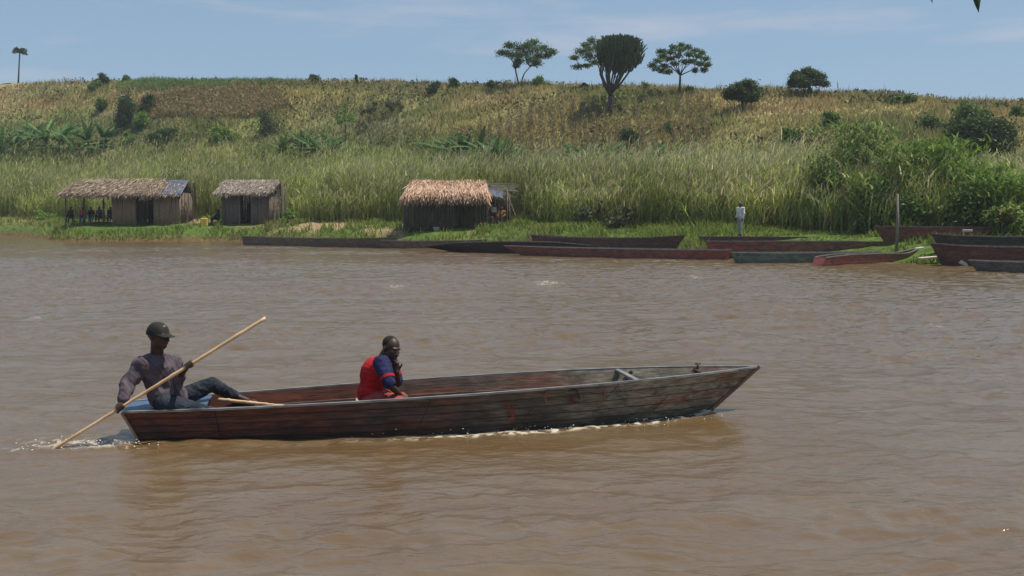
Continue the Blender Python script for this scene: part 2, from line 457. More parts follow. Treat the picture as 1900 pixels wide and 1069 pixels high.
def hull_mesh(hu, name, mats, parent, floor_z, thick=0.03, N=44, transom=True):
    mb = MB(); T = np.linspace(0, 1, N)
    for side in (-1, 1):
        prof = []                                            # (h, outward offset)
        for k in range(hu.strakes):
            h1 = 1 - k / hu.strakes; h0 = 1 - (k + 1) / hu.strakes
            prof += [(h1 - 0.004, 0.0 if k == 0 else -hu.lap), (h0 + 0.006, 0.0)]
        prof.append((0.0, -hu.lap))
        rows = []
        for (h, off) in prof:
            row = []
            for t in T:
                p = hu.pt(t, h, side, -off if False else -off)
                row.append(p)
            rows.append(row)
        vs = [v for r in rows for v in r]; fs = []
        for i in range(len(rows) - 1):
            for j in range(N - 1):
                a = i * N + j; fs.append((a, a + 1, a + N + 1, a + N))
        mb.add(vs, fs)
        # inside skin
        rows = []
        for h in (1.0, 0.7, 0.45, None):
            row = []
            for t in T:
                z0 = np.interp(t, *hu.zbot); z1 = np.interp(t, *hu.ztop)
                hh = h if h is not None else max(0.0, (floor_z - z0) / (z1 - z0))
                if h is not None: hh = max(hh, (floor_z - z0) / (z1 - z0))
                row.append(hu.pt(t, hh, side, thick))
            rows.append(row)
        vs = [v for r in rows for v in r]; fs = []
        for i in range(len(rows) - 1):
            for j in range(N - 1):
                a = i * N + j; fs.append((a + N, a + N + 1, a + 1, a))
        mb.add(vs, fs)
    # bottom and floor
    for (hf, ins, zz) in ((0.0, 0.0, None), (None, thick, floor_z)):
        vs, fs = [], []
        for t in T:
            for side in (-1, 1):
                z0 = np.interp(t, *hu.zbot); z1 = np.interp(t, *hu.ztop)
                h = hf if hf is not None else max(0.0, (zz - z0) / (z1 - z0))
                vs.append(hu.pt(t, h, side, ins + (hu.lap if hf is not None else 0)))
        for j in range(N - 1): fs.append((2 * j, 2 * j + 1, 2 * j + 3, 2 * j + 2))
        mb.add(vs, fs)
    # transom, a real board
    a, b, c, d = hu.pt(0, 1, -1), hu.pt(0, 1, 1), hu.pt(0, 0, 1), hu.pt(0, 0, -1)
    o = Vector((thick, 0, 0))
    mb.add([a, b, c, d, a + o, b + o, c + o, d + o], [(0, 1, 2, 3), (7, 6, 5, 4), (0, 4, 5, 1), (2, 6, 7, 3), (1, 5, 6, 2), (0, 3, 7, 4)])
    return mb.build(name, mats, parent)
def rail(hu, side, name, m, parent, w=0.05, h=0.028, t0=0.0, t1=1.0, N=44, out=0.012):
    T = np.linspace(t0, t1, N); vs, fs = [], []
    for t in T:
        p = hu.pt(t, 1, side)
        yo = p.y + side * out; yi = p.y - side * (w - out)
        if side * yi < 0.0: yi = 0.0
        vs += [(p.x, yo, p.z - 0.004), (p.x, yo, p.z + h), (p.x, yi, p.z + h), (p.x, yi, p.z - 0.004)]
    for j in range(N - 1):
        for k in range(4):
            a = 4 * j + k; b = 4 * j + (k + 1) % 4; fs.append((a, b, b + 4, a + 4))
    fs += [(3, 2, 1, 0), tuple(4 * (N - 1) + k for k in range(4))]
    mb = MB(); mb.add(vs, fs); return mb.build(name, m, parent)

# main boat frame: stern centre and bow at the waterline
BS = Vector((-3.555, 9.93, 0)); BB = Vector((2.07, 10.98, 0))
BAX = (BB - BS).normalized(); BN = Vector((-BAX.y, BAX.x, 0)); BL = (BB - BS).length
BANG = math.atan2(BAX.y, BAX.x)
MH = Hull((0.0, BL - 0.08), (-0.20, BL + 0.63),
          smoothcurve([0, .12, .3, .5, .7, .85, .94, 1], [.29, .42, .53, .57, .50, .33, .16, .0]),
          smoothcurve([0, .12, .3, .5, .7, .85, .94, 1], [.24, .34, .44, .47, .40, .25, .11, .0]),
          smoothcurve([0, .15, .35, .5, .7, .85, 1], [.275, .30, .345, .38, .43, .46, .485]),
          ([0, 1], [-0.12, -0.10]), strakes=6, lap=.017)
def boatW(x, y, z):                       # boat-local -> world
    return BS + BAX * x + BN * y + Vector((0, 0, z))
def boat_local(X, Y):
    dx, dy = X - BS.x, Y - BS.y
    return dx * BAX.x + dy * BAX.y, dx * BN.x + dy * BN.y
TIP = W(85, 842, 9.25)

# ================================================================== THE RIVER
def water():
    yy = [3.0]
    while yy[-1] < 112: yy.append(yy[-1] * 1.0026)
    yy = np.array(yy); nx = 900
    u = np.linspace(-0.80, 0.80, nx)
    Y = np.repeat(yy[:, None], nx, 1); X = u[None] * np.maximum(Y, 0) * 1.0
    x, y = X.ravel(), Y.ravel()
    def w(sx, sy, ox=0, rot=0.0, o=1):
        c, s = math.cos(rot), math.sin(rot)
        a = (x * c + y * s) * sx + ox; b = (-x * s + y * c) * sy + ox * 1.7
        return fbm(a, b, o) - 0.5
    calm = 0.62 + 0.75 * sstep(0.3, 0.72, fbm(x * 0.13 + 3, y * 0.22 + 8, 3)); band0 = sstep(0.35, 0.6, fbm(x * 0.05 + 1, y * 0.35 + 2, 3)); calm = calm * (0.75 + 0.5 * band0)
    z = 0.050 * w(0.45, 0.9, 2, 0.15, 2)
    r1 = w(1.3, 2.4, 7, 0.12); r2 = w(1.6, 3.0, 19, -0.25)
    z = z + calm * (0.034 * (1 - 2.2 * np.sqrt(r1 * r1 + .012)) + 0.027 * (1 - 2.2 * np.sqrt(r2 * r2 + .012)) - 0.03)
    bu0, bv0 = boat_local(x, y); quiet = 1 - 0.40 * np.exp(-(((bu0 - 2.6) / 3.6) ** 2 + ((bv0 + 1.4) / 1.3) ** 2)); calm = calm * quiet
    r3 = w(3.6, 6.0, 31, 0.3); r4 = w(4.4, 7.4, 47, -0.1)
    z = z + calm * (0.030 * (1 - 2 * np.sqrt(r3 * r3 + .02)) + 0.022 * r4)
    z = z + calm * 0.006 * w(9, 15, 63, 0.2)
    z = z * sstep(1.0, 0.25, y / 130.0) - 0.012
    # the hull's own water: wash along the near side, bow wave, stern wake
    bu, bv = boat_local(x, y)
    t = np.clip((bu + 0.05) / (BL + 0.1), 0, 1)
    wb = np.interp(t, MH.bot[0], MH.bot[1]) * 0.6 + np.interp(t, MH.top[0], MH.top[1]) * 0.4 * 1.0
    inl = (bu > -0.12) & (bu < BL + 0.05)
    dist = np.abs(bv) - wb                                        # outside the hull side
    dist = np.where(bu > BL, np.hypot(bu - BL, bv), dist)
    dist = np.where(bu < 0, np.hypot(np.minimum(bu, 0), np.maximum(dist, 0)), dist)
    near = np.exp(-(np.clip(dist, 0, None) / 0.10) ** 2) * (bu > -0.3) * (bu < BL + 0.15)
    fz = fbm(x * 14, y * 20, 3)
    prog = 0.04 + 0.96 * sstep(0.25, 0.75, t) * (1 - 0.5 * sstep(0.985, 1.0, t))
    band = np.exp(-((dist - 0.05 - 0.22 * (1 - t)) / (0.05 + 0.07 * (1 - t))) ** 2) * (bu > 0.0) * (bu < BL + 0.12)
    z = z * (1 - 0.5 * near) + 0.018 * band * prog * (0.3 + fz) * (bu > 0)
    foam = np.clip(band * prog * 1.9, 0, 1) * sstep(0.44, 0.60, fz) * 1.0
    tight = np.exp(-((dist - 0.01) / 0.035) ** 2) * (bu > 0) * (bu < BL + 0.06) * sstep(0.38, 0.55, fbm(x * 12 + 3, y * 14, 2))
    foam = np.maximum(foam, tight * 0.6 * (0.15 + 0.85 * sstep(0.3, 0.6, t)))
    bowf = np.exp(-(((bu - BL - 0.03) / 0.13) ** 2 + ((bv + 0.03) / 0.06) ** 2)); foam = np.maximum(foam, bowf * sstep(0.35, 0.5, fz) * 1.3)
    z = z + 0.05 * bowf * fz
    # churned water where the pole goes in and behind the transom
    px, py = x - TIP.x, y - TIP.y
    for (ox, oy, rx, ry, a) in ((0.22, 0.16, .45, .12, 1.0), (0.05, .32, .5, .10, .7), (0.45, 0.02, .32, .07, .9), (-0.25, 0.05, .35, .10, .6), (0.72, .10, .2, .10, .5)):
        g = a * np.exp(-(((px - ox) / rx) ** 2 + ((py - oy) / ry) ** 2))
        foam = np.maximum(foam, 0.9 * g * sstep(0.54, 0.68, fz)); z = z + 0.03 * g * (fz - 0.4)
    ripple = np.exp(-(((px - 0.3) / 1.2) ** 2 + ((py - 0.1) / 0.5) ** 2))
    z = z + 0.012 * ripple * np.sin(18 * np.hypot(px - 0.2, (py - 0.15) * 1.6))
    # small breaking crests out on the stream
    for (cx, cy, rx, ry) in ((733, 533, 16, 2.4), (1015, 527, 22, 3), (1735, 605, 8, 2.5), (1290, 515, 7, 2), (70, 590, 10, 2)):
        g0 = G(cx, cy); sc = g0.y / F
        g = np.exp(-(((x - g0.x) / (rx * sc)) ** 2 + ((y - g0.y) / (ry * sc * g0.y / H * 1.2)) ** 2))
        foam = np.maximum(foam, 0.7 * g * sstep(0.42, 0.6, fz)); z = z + 0.02 * g
    inside = inl & (dist < -0.03)
    z = np.where(inside, -0.25, z)
    foam = np.where(inside, 0, foam)
    ny = len(yy); i = np.arange(ny - 1)[:, None] * nx + np.arange(nx - 1)[None]
    Q = np.stack([i, i + 1, i + nx + 1, i + nx], -1).reshape(-1, 4)
    m, n, l, b = _base('muddy_river_water')
    at = n.new('ShaderNodeVertexColor'); at.layer_name = 'Col'
    sp = n.new('ShaderNodeSeparateColor'); l.new(at.outputs['Color'], sp.inputs[0])
    tcn = n.new('ShaderNodeTexCoord')
    m1 = n.new('ShaderNodeMapping'); m1.inputs['Scale'].default_value = (0.45, 1.3, 1)
    nb = n.new('ShaderNodeTexNoise'); nb.inputs['Scale'].default_value = 1.2; nb.inputs['Detail'].default_value = 5
    l.new(tcn.outputs['Object'], m1.inputs['Vector']); l.new(m1.outputs[0], nb.inputs['Vector'])
    r = n.new('ShaderNodeValToRGB'); r.color_ramp.elements[0].position = 0.35; r.color_ramp.elements[0].color = (0.116, 0.069, 0.028, 1)
    r.color_ramp.elements[1].position = 0.7; r.color_ramp.elements[1].color = (0.136, 0.096, 0.054, 1)
    l.new(nb.outputs['Fac'], r.inputs['Fac'])
    mm = n.new('ShaderNodeMix'); mm.data_type = 'RGBA'; mm.inputs[7].default_value = (0.52, 0.45, 0.35, 1)
    l.new(sp.outputs['Red'], mm.inputs[0]); l.new(r.outputs[0], mm.inputs[6]); l.new(mm.outputs[2], b.inputs['Base Color'])
    ro = n.new('ShaderNodeMath'); ro.operation = 'MULTIPLY_ADD'; ro.inputs[1].default_value = 0.5; ro.inputs[2].default_value = 0.13
    l.new(sp.outputs['Red'], ro.inputs[0]); l.new(ro.outputs[0], b.inputs['Roughness'])
    b.inputs['IOR'].default_value = 1.65
    m2 = n.new('ShaderNodeMapping'); m2.inputs['Scale'].default_value = (1.0, 1.7, 1)
    n2 = n.new('ShaderNodeTexNoise'); n2.inputs['Scale'].default_value = 9.0; n2.inputs['Detail'].default_value = 4; n2.inputs['Roughness'].default_value = 0.55
    l.new(tcn.outputs['Object'], m2.inputs['Vector']); l.new(m2.outputs[0], n2.inputs['Vector'])
    bp = n.new('ShaderNodeBump'); bp.inputs['Strength'].default_value = 1.0; bp.inputs['Distance'].default_value = 0.013
    l.new(n2.outputs['Fac'], bp.inputs['Height']); l.new(bp.outputs[0], b.inputs['Normal'])
    o = npmesh('river_water', np.stack([x, y, z], 1), Q, m, col=np.stack([foam] * 3, 1), smooth=True)
    tag(o, kind='structure')
    # still reaches of the same river beyond the rippled sheet, left and right of it
    for k, s in enumerate((-1, 1)):
        V = [(s * 0.80 * 3, 3, -0.02), (s * 0.80 * yy[-1], yy[-1], -0.02), (s * 2500, 1100 if s < 0 else 60, -0.02), (s * 2500, -150, -0.02), (s * 2.4, -150, -0.02)]
        q = npmesh('river_water', V, [[0, 1, 2], [0, 2, 3], [0, 3, 4]], m, col=np.zeros(3)); tag(q, kind='structure')
water()

# droplets thrown up by the bow and the pole
def spray():
    C = []; S = []
    rg = np.random.default_rng(5)
    for (u, v, n, su) in ((BL + 0.02, -0.06, 60, 0.12), (BL - 0.9, -0.30, 60, 0.5), (BL - 2.2, -0.52, 50, 0.8)):
        for _ in range(n):
            p = boatW(u + rg.normal() * su, v + (BL - u) * 0 + rg.normal() * 0.03, 0.005 + abs(rg.normal()) * 0.02)
            C.append(p); S.append(0.002 + rg.random() * 0.004)
    for _ in range(140):
        C.append(Vector((TIP.x + 0.25 + rg.normal() * 0.3, TIP.y + 0.15 + rg.normal() * 0.1, abs(rg.normal()) * 0.03))); S.append(0.002 + rg.random() * 0.005)
    mb = MB()
    for c, s in zip(C, S): mb.ell(c, (s * 1.4, s, s * .8), seg=6, rings=4)
    m, n, l, b = _base('white_spray'); b.inputs['Base Color'].default_value = (0.82, 0.8, 0.76, 1); b.inputs['Roughness'].default_value = 0.3
    tag(mb.build('spray_droplets', m, smooth=True), 'white droplets thrown up beside the moving boat and the pole tip', 'spray', kind='stuff')
spray()
# ================================================================== VEGETATION MASSES
def scatter(n, dlo, dhi, xr, rng, sizepow=1.0):
    """points between two distances behind the shore, thinned to what the place shows"""
    Y = rng.uniform(28, 150, n); X = rng.uniform(xr[0], xr[1], n) * Y
    d = Y - shoreY(X)
    k = (d > dlo) & (d < dhi)
    return X[k], Y[k], d[k]

GCLEAR = []           # patches of bare ground (x, y, rx, ry)
BOATFOOT = []         # (x0, y0, ax, ay, L, halfwidth) footprints of moored boats
HUTCLEAR = []          # (x, y, radius) kept free of tall reeds
def clear_of(X, Y, extra=0.0):
    ok = np.ones(len(X), bool)
    for (cx, cy, rx, ry) in HUTCLEAR: ok &= (((X - cx) / (rx + extra)) ** 2 + ((Y - cy) / (ry + extra)) ** 2) > 1
    return ok

def off_boats(X, Y, m=0.12):
    ok = np.ones(len(X), bool)
    for (x0, y0, ax, ay, L, hw) in BOATFOOT:
        u = (X - x0) * ax + (Y - y0) * ay; v = -(X - x0) * ay + (Y - y0) * ax
        ok &= ~((u > -0.4) & (u < L + 0.2) & (np.abs(v) < hw + m))
    return ok
def before_boats(X, Y):
    k = np.zeros(len(X))
    for (x0, y0, ax, ay, L, hw) in BOATFOOT:
        s = 1 if ax > 0 else -1
        u = (X - x0) * ax + (Y - y0) * ay; v = (-(X - x0) * ay + (Y - y0) * ax) * s
        k = np.maximum(k, ((u > -0.3) & (u < L + 0.3) & (v > -hw - 1.4) & (v < -hw + .1)) * 1.0)
    return k
def reeds():
    rg = np.random.default_rng(21)
    B = Batch()
    X, Y, d = scatter(520000, 8.2, 31, (-0.78, 0.74), rg)
    px, _ = pix(X, Y, np.full(len(X), 2.0))
    edge = 8.8 + 1.6 * (fbm(X * 0.35, Y * 0 + 2.0, 3) - 0.5) * 2 + 2.0 * sstep(930, 1000, px) * (1 - sstep(1480, 1540, px))
    keep = (d > edge) & (rg.random(len(X)) < np.where(d < edge + 5, 0.85, 0.30)) & clear_of(X, Y)
    keep &= ~((px > 1560) & (rg.random(len(X)) < 0.2))
    X, Y, d, px = X[keep], Y[keep], d[keep], px[keep]
    if len(X) > 72000:
        s = rg.permutation(len(X))[:72000]; X, Y, d, px = X[s], Y[s], d[s], px[s]
    n = len(X); Z = terrain(X, Y)
    patch = fbm(X * 0.22, Y * 0.22, 3)
    Hh = (3.45 + 1.5 * (patch - 0.5) + 0.8 * (fbm(X * 0.8, Y * 0.8 + 9, 2) - .5) + 0.42 * rg.normal(size=n)) * (1 - 0.12 * sstep(1450, 1600, px))
    Hh *= 0.55 + 0.45 * sstep(0, 3.0, d - 8.5 - 2.0 * ((px > 950) & (px < 1520)))
    wind = np.stack([0.35 + 0.25 * rg.normal(size=n), -0.1 + 0.25 * rg.normal(size=n)], 1)
    P = np.stack([X, Y, Z - 0.05], 1)
    lo = np.array([(0.18, 0.245, 0.045), (0.235, 0.29, 0.06), (0.29, 0.32, 0.085), (0.35, 0.35, 0.115)])
    dry = np.array([(0.42, 0.35, 0.19), (0.34, 0.30, 0.15), (0.50, 0.42, 0.25)])
    dryness = np.clip(0.16 + 0.5 * (fbm(X * 0.3 + 50, Y * 0.3, 3) - 0.45) + 0.15 * sstep(900, 1100, px) * (1 - sstep(1450, 1550, px)), 0.03, 0.6)
    pc = (0.78 + 0.5 * sstep(0.35, 0.65, fbm(X * 0.15 + 7, Y * 0.3 + 2, 3)))[:, None]
    bent = rg.random(n) < .05; wind[bent] += rg.normal(size=(bent.sum(), 2)) * 1.2
    # stems
    V, Q, ow = blades(P, Hh, wind * 0.5, np.full(n, 0.035), 3, 0.6, rg, 0.3)
    c = pick(lo * 0.9, n, rg); dr = rg.random(n) < dryness * 0.8; c[dr] = pick(dry * .85, dr.sum(), rg)
    B.add(V, Q, c[ow])
    # long arching leaves
    for k in range(6):
        f = 0.10 + 0.85 * (k + rg.random(n)) / 6
        R = P.copy(); R[:, 2] += Hh * f * 0.95; R[:, :2] += wind * 0.5 * (f ** 1.6)[:, None]
        L = (0.55 + 0.6 * rg.random(n)) * (1.25 - 0.45 * f)
        a = rg.random(n) * 2 * math.pi; ln = np.stack([np.cos(a), np.sin(a)], 1) * (0.25 + 0.3 * rg.random(n))[:, None] + wind * 0.45
        V, Q, ow = blades(R, L * 0.85, ln, np.full(n, 0.05) + 0.02 * rg.random(n), 2, 1.0, rg)
        c = pick(lo, n, rg, 0.25); dr = rg.random(n) < dryness * (0.35 + 0.8 * f) * 0.7; c[dr] = pick(dry, dr.sum(), rg)
        c *= (1.0 + 0.30 * f)[:, None] * pc
        B.add(V, Q, c[ow])
    # plumes
    pl = rg.random(n) < np.clip(0.25 + dryness, 0, 0.75)
    m = pl.sum(); R = P[pl].copy(); R[:, 2] += Hh[pl] * 0.93; R[:, :2] += wind[pl] * 0.45
    V, Q, ow = blades(R, np.full(m, 0.42) + .15 * rg.random(m), wind[pl] * 0.5, np.full(m, 0.07), 2, 1.2, rg, 0.3)
    c = pick([(0.46, 0.42, 0.25), (0.54, 0.48, 0.30), (0.42, 0.42, 0.22)], m, rg); B.add(V, Q, c[ow])
    o = B.build('reeds', GRASS)
    tag(o, 'dense bed of tall green reeds with pale seed heads behind the huts', 'reeds', kind='stuff')

def shore_grass():
    rg = np.random.default_rng(22); B = Batch()
    X, Y, d = scatter(560000, 0.1, 12.5, (-0.78, 0.74), rg)
    Z = terrain(X, Y); _, sand = landcolour(X, Y, Z)
    px, py = pix(X, Y, Z)
    keep = (rg.random(len(X)) < (1 - 0.97 * np.clip(sand, 0, 1))) & clear_of(X, Y, -0.5) & off_boats(X, Y)
    for (cx, cy, rx, ry) in GCLEAR: keep &= (((X - cx) / rx) ** 2 + ((Y - cy) / ry) ** 2 > 1) | (rg.random(len(X)) < .06)
    keep &= ~((px < 98) & (d < 2.2) & (rg.random(len(X)) < 0.85))
    X, Y, d, Z, px = X[keep], Y[keep], d[keep], Z[keep], px[keep]
    if len(X) > 112000:
        s = rg.permutation(len(X))[:112000]; X, Y, d, Z, px = X[s], Y[s], d[s], Z[s], px[s]
    n = len(X)
    patch = fbm(X * 0.5, Y * 0.5, 3); patch2 = fbm(X * 0.25 + 31, Y * 0.25, 3)
    h = 0.20 + 0.40 * sstep(0.42, 0.7, patch) + 0.5 * sstep(8, 12, d) * rg.random(n)
    mound = sstep(95, 120, px) * (1 - sstep(440, 470, px)) * (1 - sstep(2.5, 4, d))
    h = np.where(mound > 0.3, 0.3 + 0.35 * patch, h)
    tall = np.exp(-((px - 1300) / 55) ** 2) * (1 - sstep(3, 5, d)); h = h + 0.9 * tall * rg.random(n)
    h = h + 0.5 * sstep(1560, 1650, px) * sstep(3, 6, d) * rg.random(n)
    h = h * (1 - 0.5 * before_boats(X, Y) * (1 - .8 * np.clip(tall, 0, 1)))
    a = rg.random(n) * 2 * math.pi; ln = np.stack([np.cos(a), np.sin(a)], 1) * (h * 0.5)[:, None]
    P = np.stack([X, Y, Z - 0.02], 1)
    V, Q, ow = blades(P, h, ln, 0.05 + 0.05 * rg.random(n), 2, 0.9, rg)
    g = np.array([(0.16, 0.23, 0.035), (0.21, 0.28, 0.05), (0.13, 0.20, 0.035), (0.25, 0.28, 0.065)])
    c = pick(g, n, rg, 0.2); yl = rg.random(n) < 0.10 + 0.45 * sstep(0.5, 0.7, patch2); c[yl] = pick([(0.20, 0.19, 0.06), (0.24, 0.20, 0.09)], yl.sum(), rg)
    B.add(V, Q, c[ow])
    o = B.build('shore_grass', GRASS)
    tag(o, 'bright green grass covering the river bank between water and reeds', 'grass', kind='stuff')

def hill_grass():
    rg = np.random.default_rng(23); B = Batch()
    X, Y, d = scatter(620000, 27, 85, (-0.76, 0.72), rg)
    yr = np.interp(X, SRX, SRY); k = Y < yr + 3; X, Y, d = X[k], Y[k], d[k]
    s = rg.permutation(len(X))[:128000]; X, Y, d = X[s], Y[s], d[s]
    n = len(X); Z = terrain(X, Y); c0, _ = landcolour(X, Y, Z); px, py = pix(X, Y, Z)
    patch = fbm(X * 0.3, Y * 0.3, 3)
    h = 0.25 + 0.6 * sstep(0.35, 0.7, patch) * rg.random(n) + 0.15 * rg.random(n)
    P = np.stack([X, Y, Z - 0.03], 1); a = rg.random(n) * 6.28
    ln = np.stack([np.cos(a), np.sin(a)], 1) * (h * 0.4)[:, None]
    V, Q, ow = blades(P, h, ln, 0.09 + 0.1 * rg.random(n), 1, 0.5, rg, 0.15)
    c = c0 * np.array([1.13, 1.03, .92]) * (1.12 + 0.34 * rg.random((n, 1))); ex = rg.random(n) < 0.15
    c[ex] = pick([STRAW * 1.15, OLIVE, GREEN, TANS * 1.2], ex.sum(), rg)
    B.add(V, Q, c[ow])
    o = B.build('hill_grass', GRASS); tag(o, 'dry tan and olive grass covering the hillside', 'grass', kind='stuff')
    # taller scrubby weeds in drifts
    B = Batch(); X, Y, d = scatter(200000, 27, 70, (-0.62, 0.62), rg); yr = np.interp(X, SRX, SRY)
    pn = fbm(X * 0.16 + 80, Y * 0.2, 4); k = (Y < yr + 1) & (pn > 0.56); X, Y = X[k], Y[k]
    s = rg.permutation(len(X))[:10000]; X, Y = X[s], Y[s]; n = len(X); Z = terrain(X, Y)
    C = np.stack([X, Y, Z + 0.15 + 0.55 * rg.random(n)], 1)
    V, Q = leaf_quads(C, 0.13 + 0.12 * rg.random(n), 0.5, rg)
    c = pick([(0.06, 0.085, 0.028), (0.10, 0.115, 0.04), (0.13, 0.12, 0.05), (0.045, 0.07, 0.03)], n, rg)
    B.add(V, Q, np.repeat(c, 4, 0))
    o = B.build('hillside_weeds', LEAF); tag(o, 'drifts of dark green weeds growing through the hillside grass', 'weeds', kind='stuff')

def crops():
    """dried stalks in rows down the slope and the green rows along the skyline"""
    rg = np.random.default_rng(24)
    B = Batch(); R = []
    for r in np.arange(0, 30):
        x0 = -7.5 + r * 0.92
        y = rg.uniform(78, 101, 150); x = x0 + (y - 88) * (x0 * 0.006) + rg.normal(size=150) * 0.10
        R.append(np.stack([x, y], 1))
    R = np.concatenate(R); X, Y = R[:, 0], R[:, 1]; d = Y - shoreY(X); Z = terrain(X, Y)
    px, py = pix(X, Y, Z); k = (d > 29) & (py > 198 + 14 * (fbm(X * 0.3, Y * 0, 2) - 0.5)) & (px > 850) & (px < 1320); X, Y, Z = X[k], Y[k], Z[k]
    n = len(X)
    P = np.stack([X, Y, Z], 1); h = 0.8 + 0.7 * rg.random(n)
    V, Q, ow = blades(P, h, rg.normal(size=(n, 2)) * 0.15, np.full(n, 0.07), 1, 0.4, rg, 0.5)
    c = pick([STRAW * 1.1, STRAW, RUST * 1.1, TANS], n, rg); B.add(V, Q, c[ow])
    for _ in range(3):
        C = P + np.stack([rg.normal(size=n) * .12, rg.normal(size=n) * .12, h * rg.random(n)], 1)
        V, Q = leaf_quads(C, 0.12 + 0.10 * rg.random(n), 0.35, rg); B.add(V, Q, np.repeat(pick([STRAW, TANS, RUST, OLIVE], n, rg), 4, 0))
    # rusty maize patch, left
    X, Y, d = scatter(200000, 34, 80, (-0.5, -0.18), rg); Z = terrain(X, Y); px, py = pix(X, Y, Z)
    k = (np.exp(-(((px - 400) / 150) ** 2 + ((py - 195) / 26) ** 2)) > 0.35 + 0.5 * (fbm(X * .3, Y * .3, 2) - .5)) & (Y < np.interp(X, SRX, SRY)); X, Y, Z = X[k], Y[k], Z[k]
    s = rg.permutation(len(X))[:9000]; X, Y, Z = X[s], Y[s], Z[s]; n = len(X); P = np.stack([X, Y, Z], 1)
    h = 0.4 + 0.6 * rg.random(n)
    V, Q, ow = blades(P, h, rg.normal(size=(n, 2)) * 0.15, np.full(n, 0.08), 1, 0.4, rg, 0.5)
    cc = [(0.34, 0.22, 0.11), (0.38, 0.29, 0.15), (0.28, 0.18, 0.09), (0.22, 0.21, 0.08), (0.19, 0.21, 0.075)]
    B.add(V, Q, pick(cc, n, rg)[ow])
    for _ in range(2):
        C = P + np.stack([rg.normal(size=n) * .15, rg.normal(size=n) * .15, h * rg.random(n)], 1)
        V, Q = leaf_quads(C, 0.15 + 0.14 * rg.random(n), 0.3, rg); B.add(V, Q, np.repeat(pick(cc, n, rg), 4, 0))
    o = B.build('dry_maize', GRASS); tag(o, 'withered rust and straw coloured maize stalks on the slope', 'maize', kind='stuff')
    # green maize on the skyline
    B = Batch(); n = 5200
    PX = rg.uniform(225, 570, n); YR = np.zeros(n)
    X = (PX - 950) / F * 138; yr = np.interp(X, SRX, SRY); Y = yr - rg.random(n) * 6 + 1.5; X = (PX - 950) / F * Y; Z = terrain(X, Y)
    P = np.stack([X, Y, Z], 1); fade = sstep(225, 290, PX) * (1 - sstep(520, 575, PX)); h = (0.25 + 0.6 * rg.random(n)) * (0.4 + 0.6 * fade)
    tall = rg.random(n) < 0.03; h[tall] *= 1.5
    V, Q, ow = blades(P, h, rg.normal(size=(n, 2)) * 0.12, np.full(n, 0.09), 2, 0.4, rg, 0.2)
    gc = [(0.15, 0.25, 0.07), (0.19, 0.28, 0.09), (0.11, 0.19, 0.06)]; B.add(V, Q, pick(gc, n, rg)[ow])
    for _ in range(2):
        a = rg.random(n) * 6.28; R2 = P.copy(); R2[:, 2] += h * (0.2 + 0.5 * rg.random(n))
        V, Q, ow = blades(R2, h * 0.35, np.stack([np.cos(a), np.sin(a)], 1) * 0.35, np.full(n, 0.08), 2, 1.0, rg); B.add(V, Q, pick(gc, n, rg)[ow])
    o = B.build('green_maize', GRASS); tag(o, 'row of young green maize along the left skyline of the hill', 'maize', kind='stuff')
    # loose straw-coloured seed stalks breaking the skyline
    B = Batch(); n = 5200; PX = rg.uniform(-60, 1960, n); X = (PX - 950) / F * 118
    Y = np.interp(X, SRX, SRY) - rg.random(n) * 5 + 0.8; X = (PX - 950) / F * Y; Z = terrain(X, Y); P = np.stack([X, Y, Z], 1)
    h = 0.35 + 0.55 * rg.random(n) * sstep(0.35, .6, vnoise(PX * 0.02, PX * 0)); bigg = rg.random(n) < 0.02; h[bigg] += 0.6
    V, Q, ow = blades(P, h, rg.normal(size=(n, 2)) * 0.15, np.full(n, 0.07), 1, 0.4, rg, 0.3)
    B.add(V, Q, pick([STRAW * 1.15, TANS, RUST, OLIVE], n, rg)[ow])
    o = B.build('skyline_stalks', GRASS); tag(o, 'thin dry seed stalks standing up along the hill crest', 'dry grass', kind='stuff')

# ================================================================== TREES AND PLANTS
def leaf_clumps(centres, radii, per, size, cols, rng, aspect=0.5, flat=0.0, shell=0.55):
    """many small leaves through the volume of each clump, thicker towards its skin"""
    Vs, Qs, Cs = [], [], []; o = 0
    for c, r in zip(centres, radii):
        r = np.array(r if hasattr(r, '__len__') else (r, r, r), float)
        d = unit(rng.normal(size=(per, 3))); q = rng.random((per, 1)) ** (1 - shell)
        C = np.array(c) + d * q * r * (1 + 0.30 * rng.normal(size=(per, 1)))
        V, Q = leaf_quads(C, size * (0.6 + 0.8 * rng.random(per)), aspect, rng, flat)
        Vs.append(V); Qs.append(Q + o); o += len(V)
        tone = 0.8 + 0.4 * rng.random()
        Cs.append(np.repeat(pick(cols, per, rng, 0.22) * tone, 4, 0))
    return np.concatenate(Vs), np.concatenate(Qs), np.concatenate(Cs)
def limb_mb(mb, a, b, r0, r1, rng, bend=0.12, seg=6, n=5):
    a, b = Vector(a), Vector(b); L = (b - a).length; pts = []; off = Vector((rng.normal(), rng.normal(), rng.normal() * 0.4)) * bend * L
    for i in range(n):
        t = i / (n - 1); pts.append(a.lerp(b, t) + off * math.sin(math.pi * t))
    mb.tube(pts, [lerp(r0, r1, i / (n - 1)) for i in range(n)], seg)
    return pts
DARKG = [(0.038, 0.070, 0.020), (0.05, 0.088, 0.025), (0.068, 0.11, 0.032)]
MIDG = [(0.08, 0.14, 0.03), (0.11, 0.175, 0.04), (0.13, 0.20, 0.05)]
BRIGHTG = [(0.15, 0.25, 0.035), (0.20, 0.29, 0.05), (0.11, 0.20, 0.04)]
ACAG = [(0.055, 0.10, 0.03), (0.075, 0.125, 0.035), (0.09, 0.145, 0.045)]

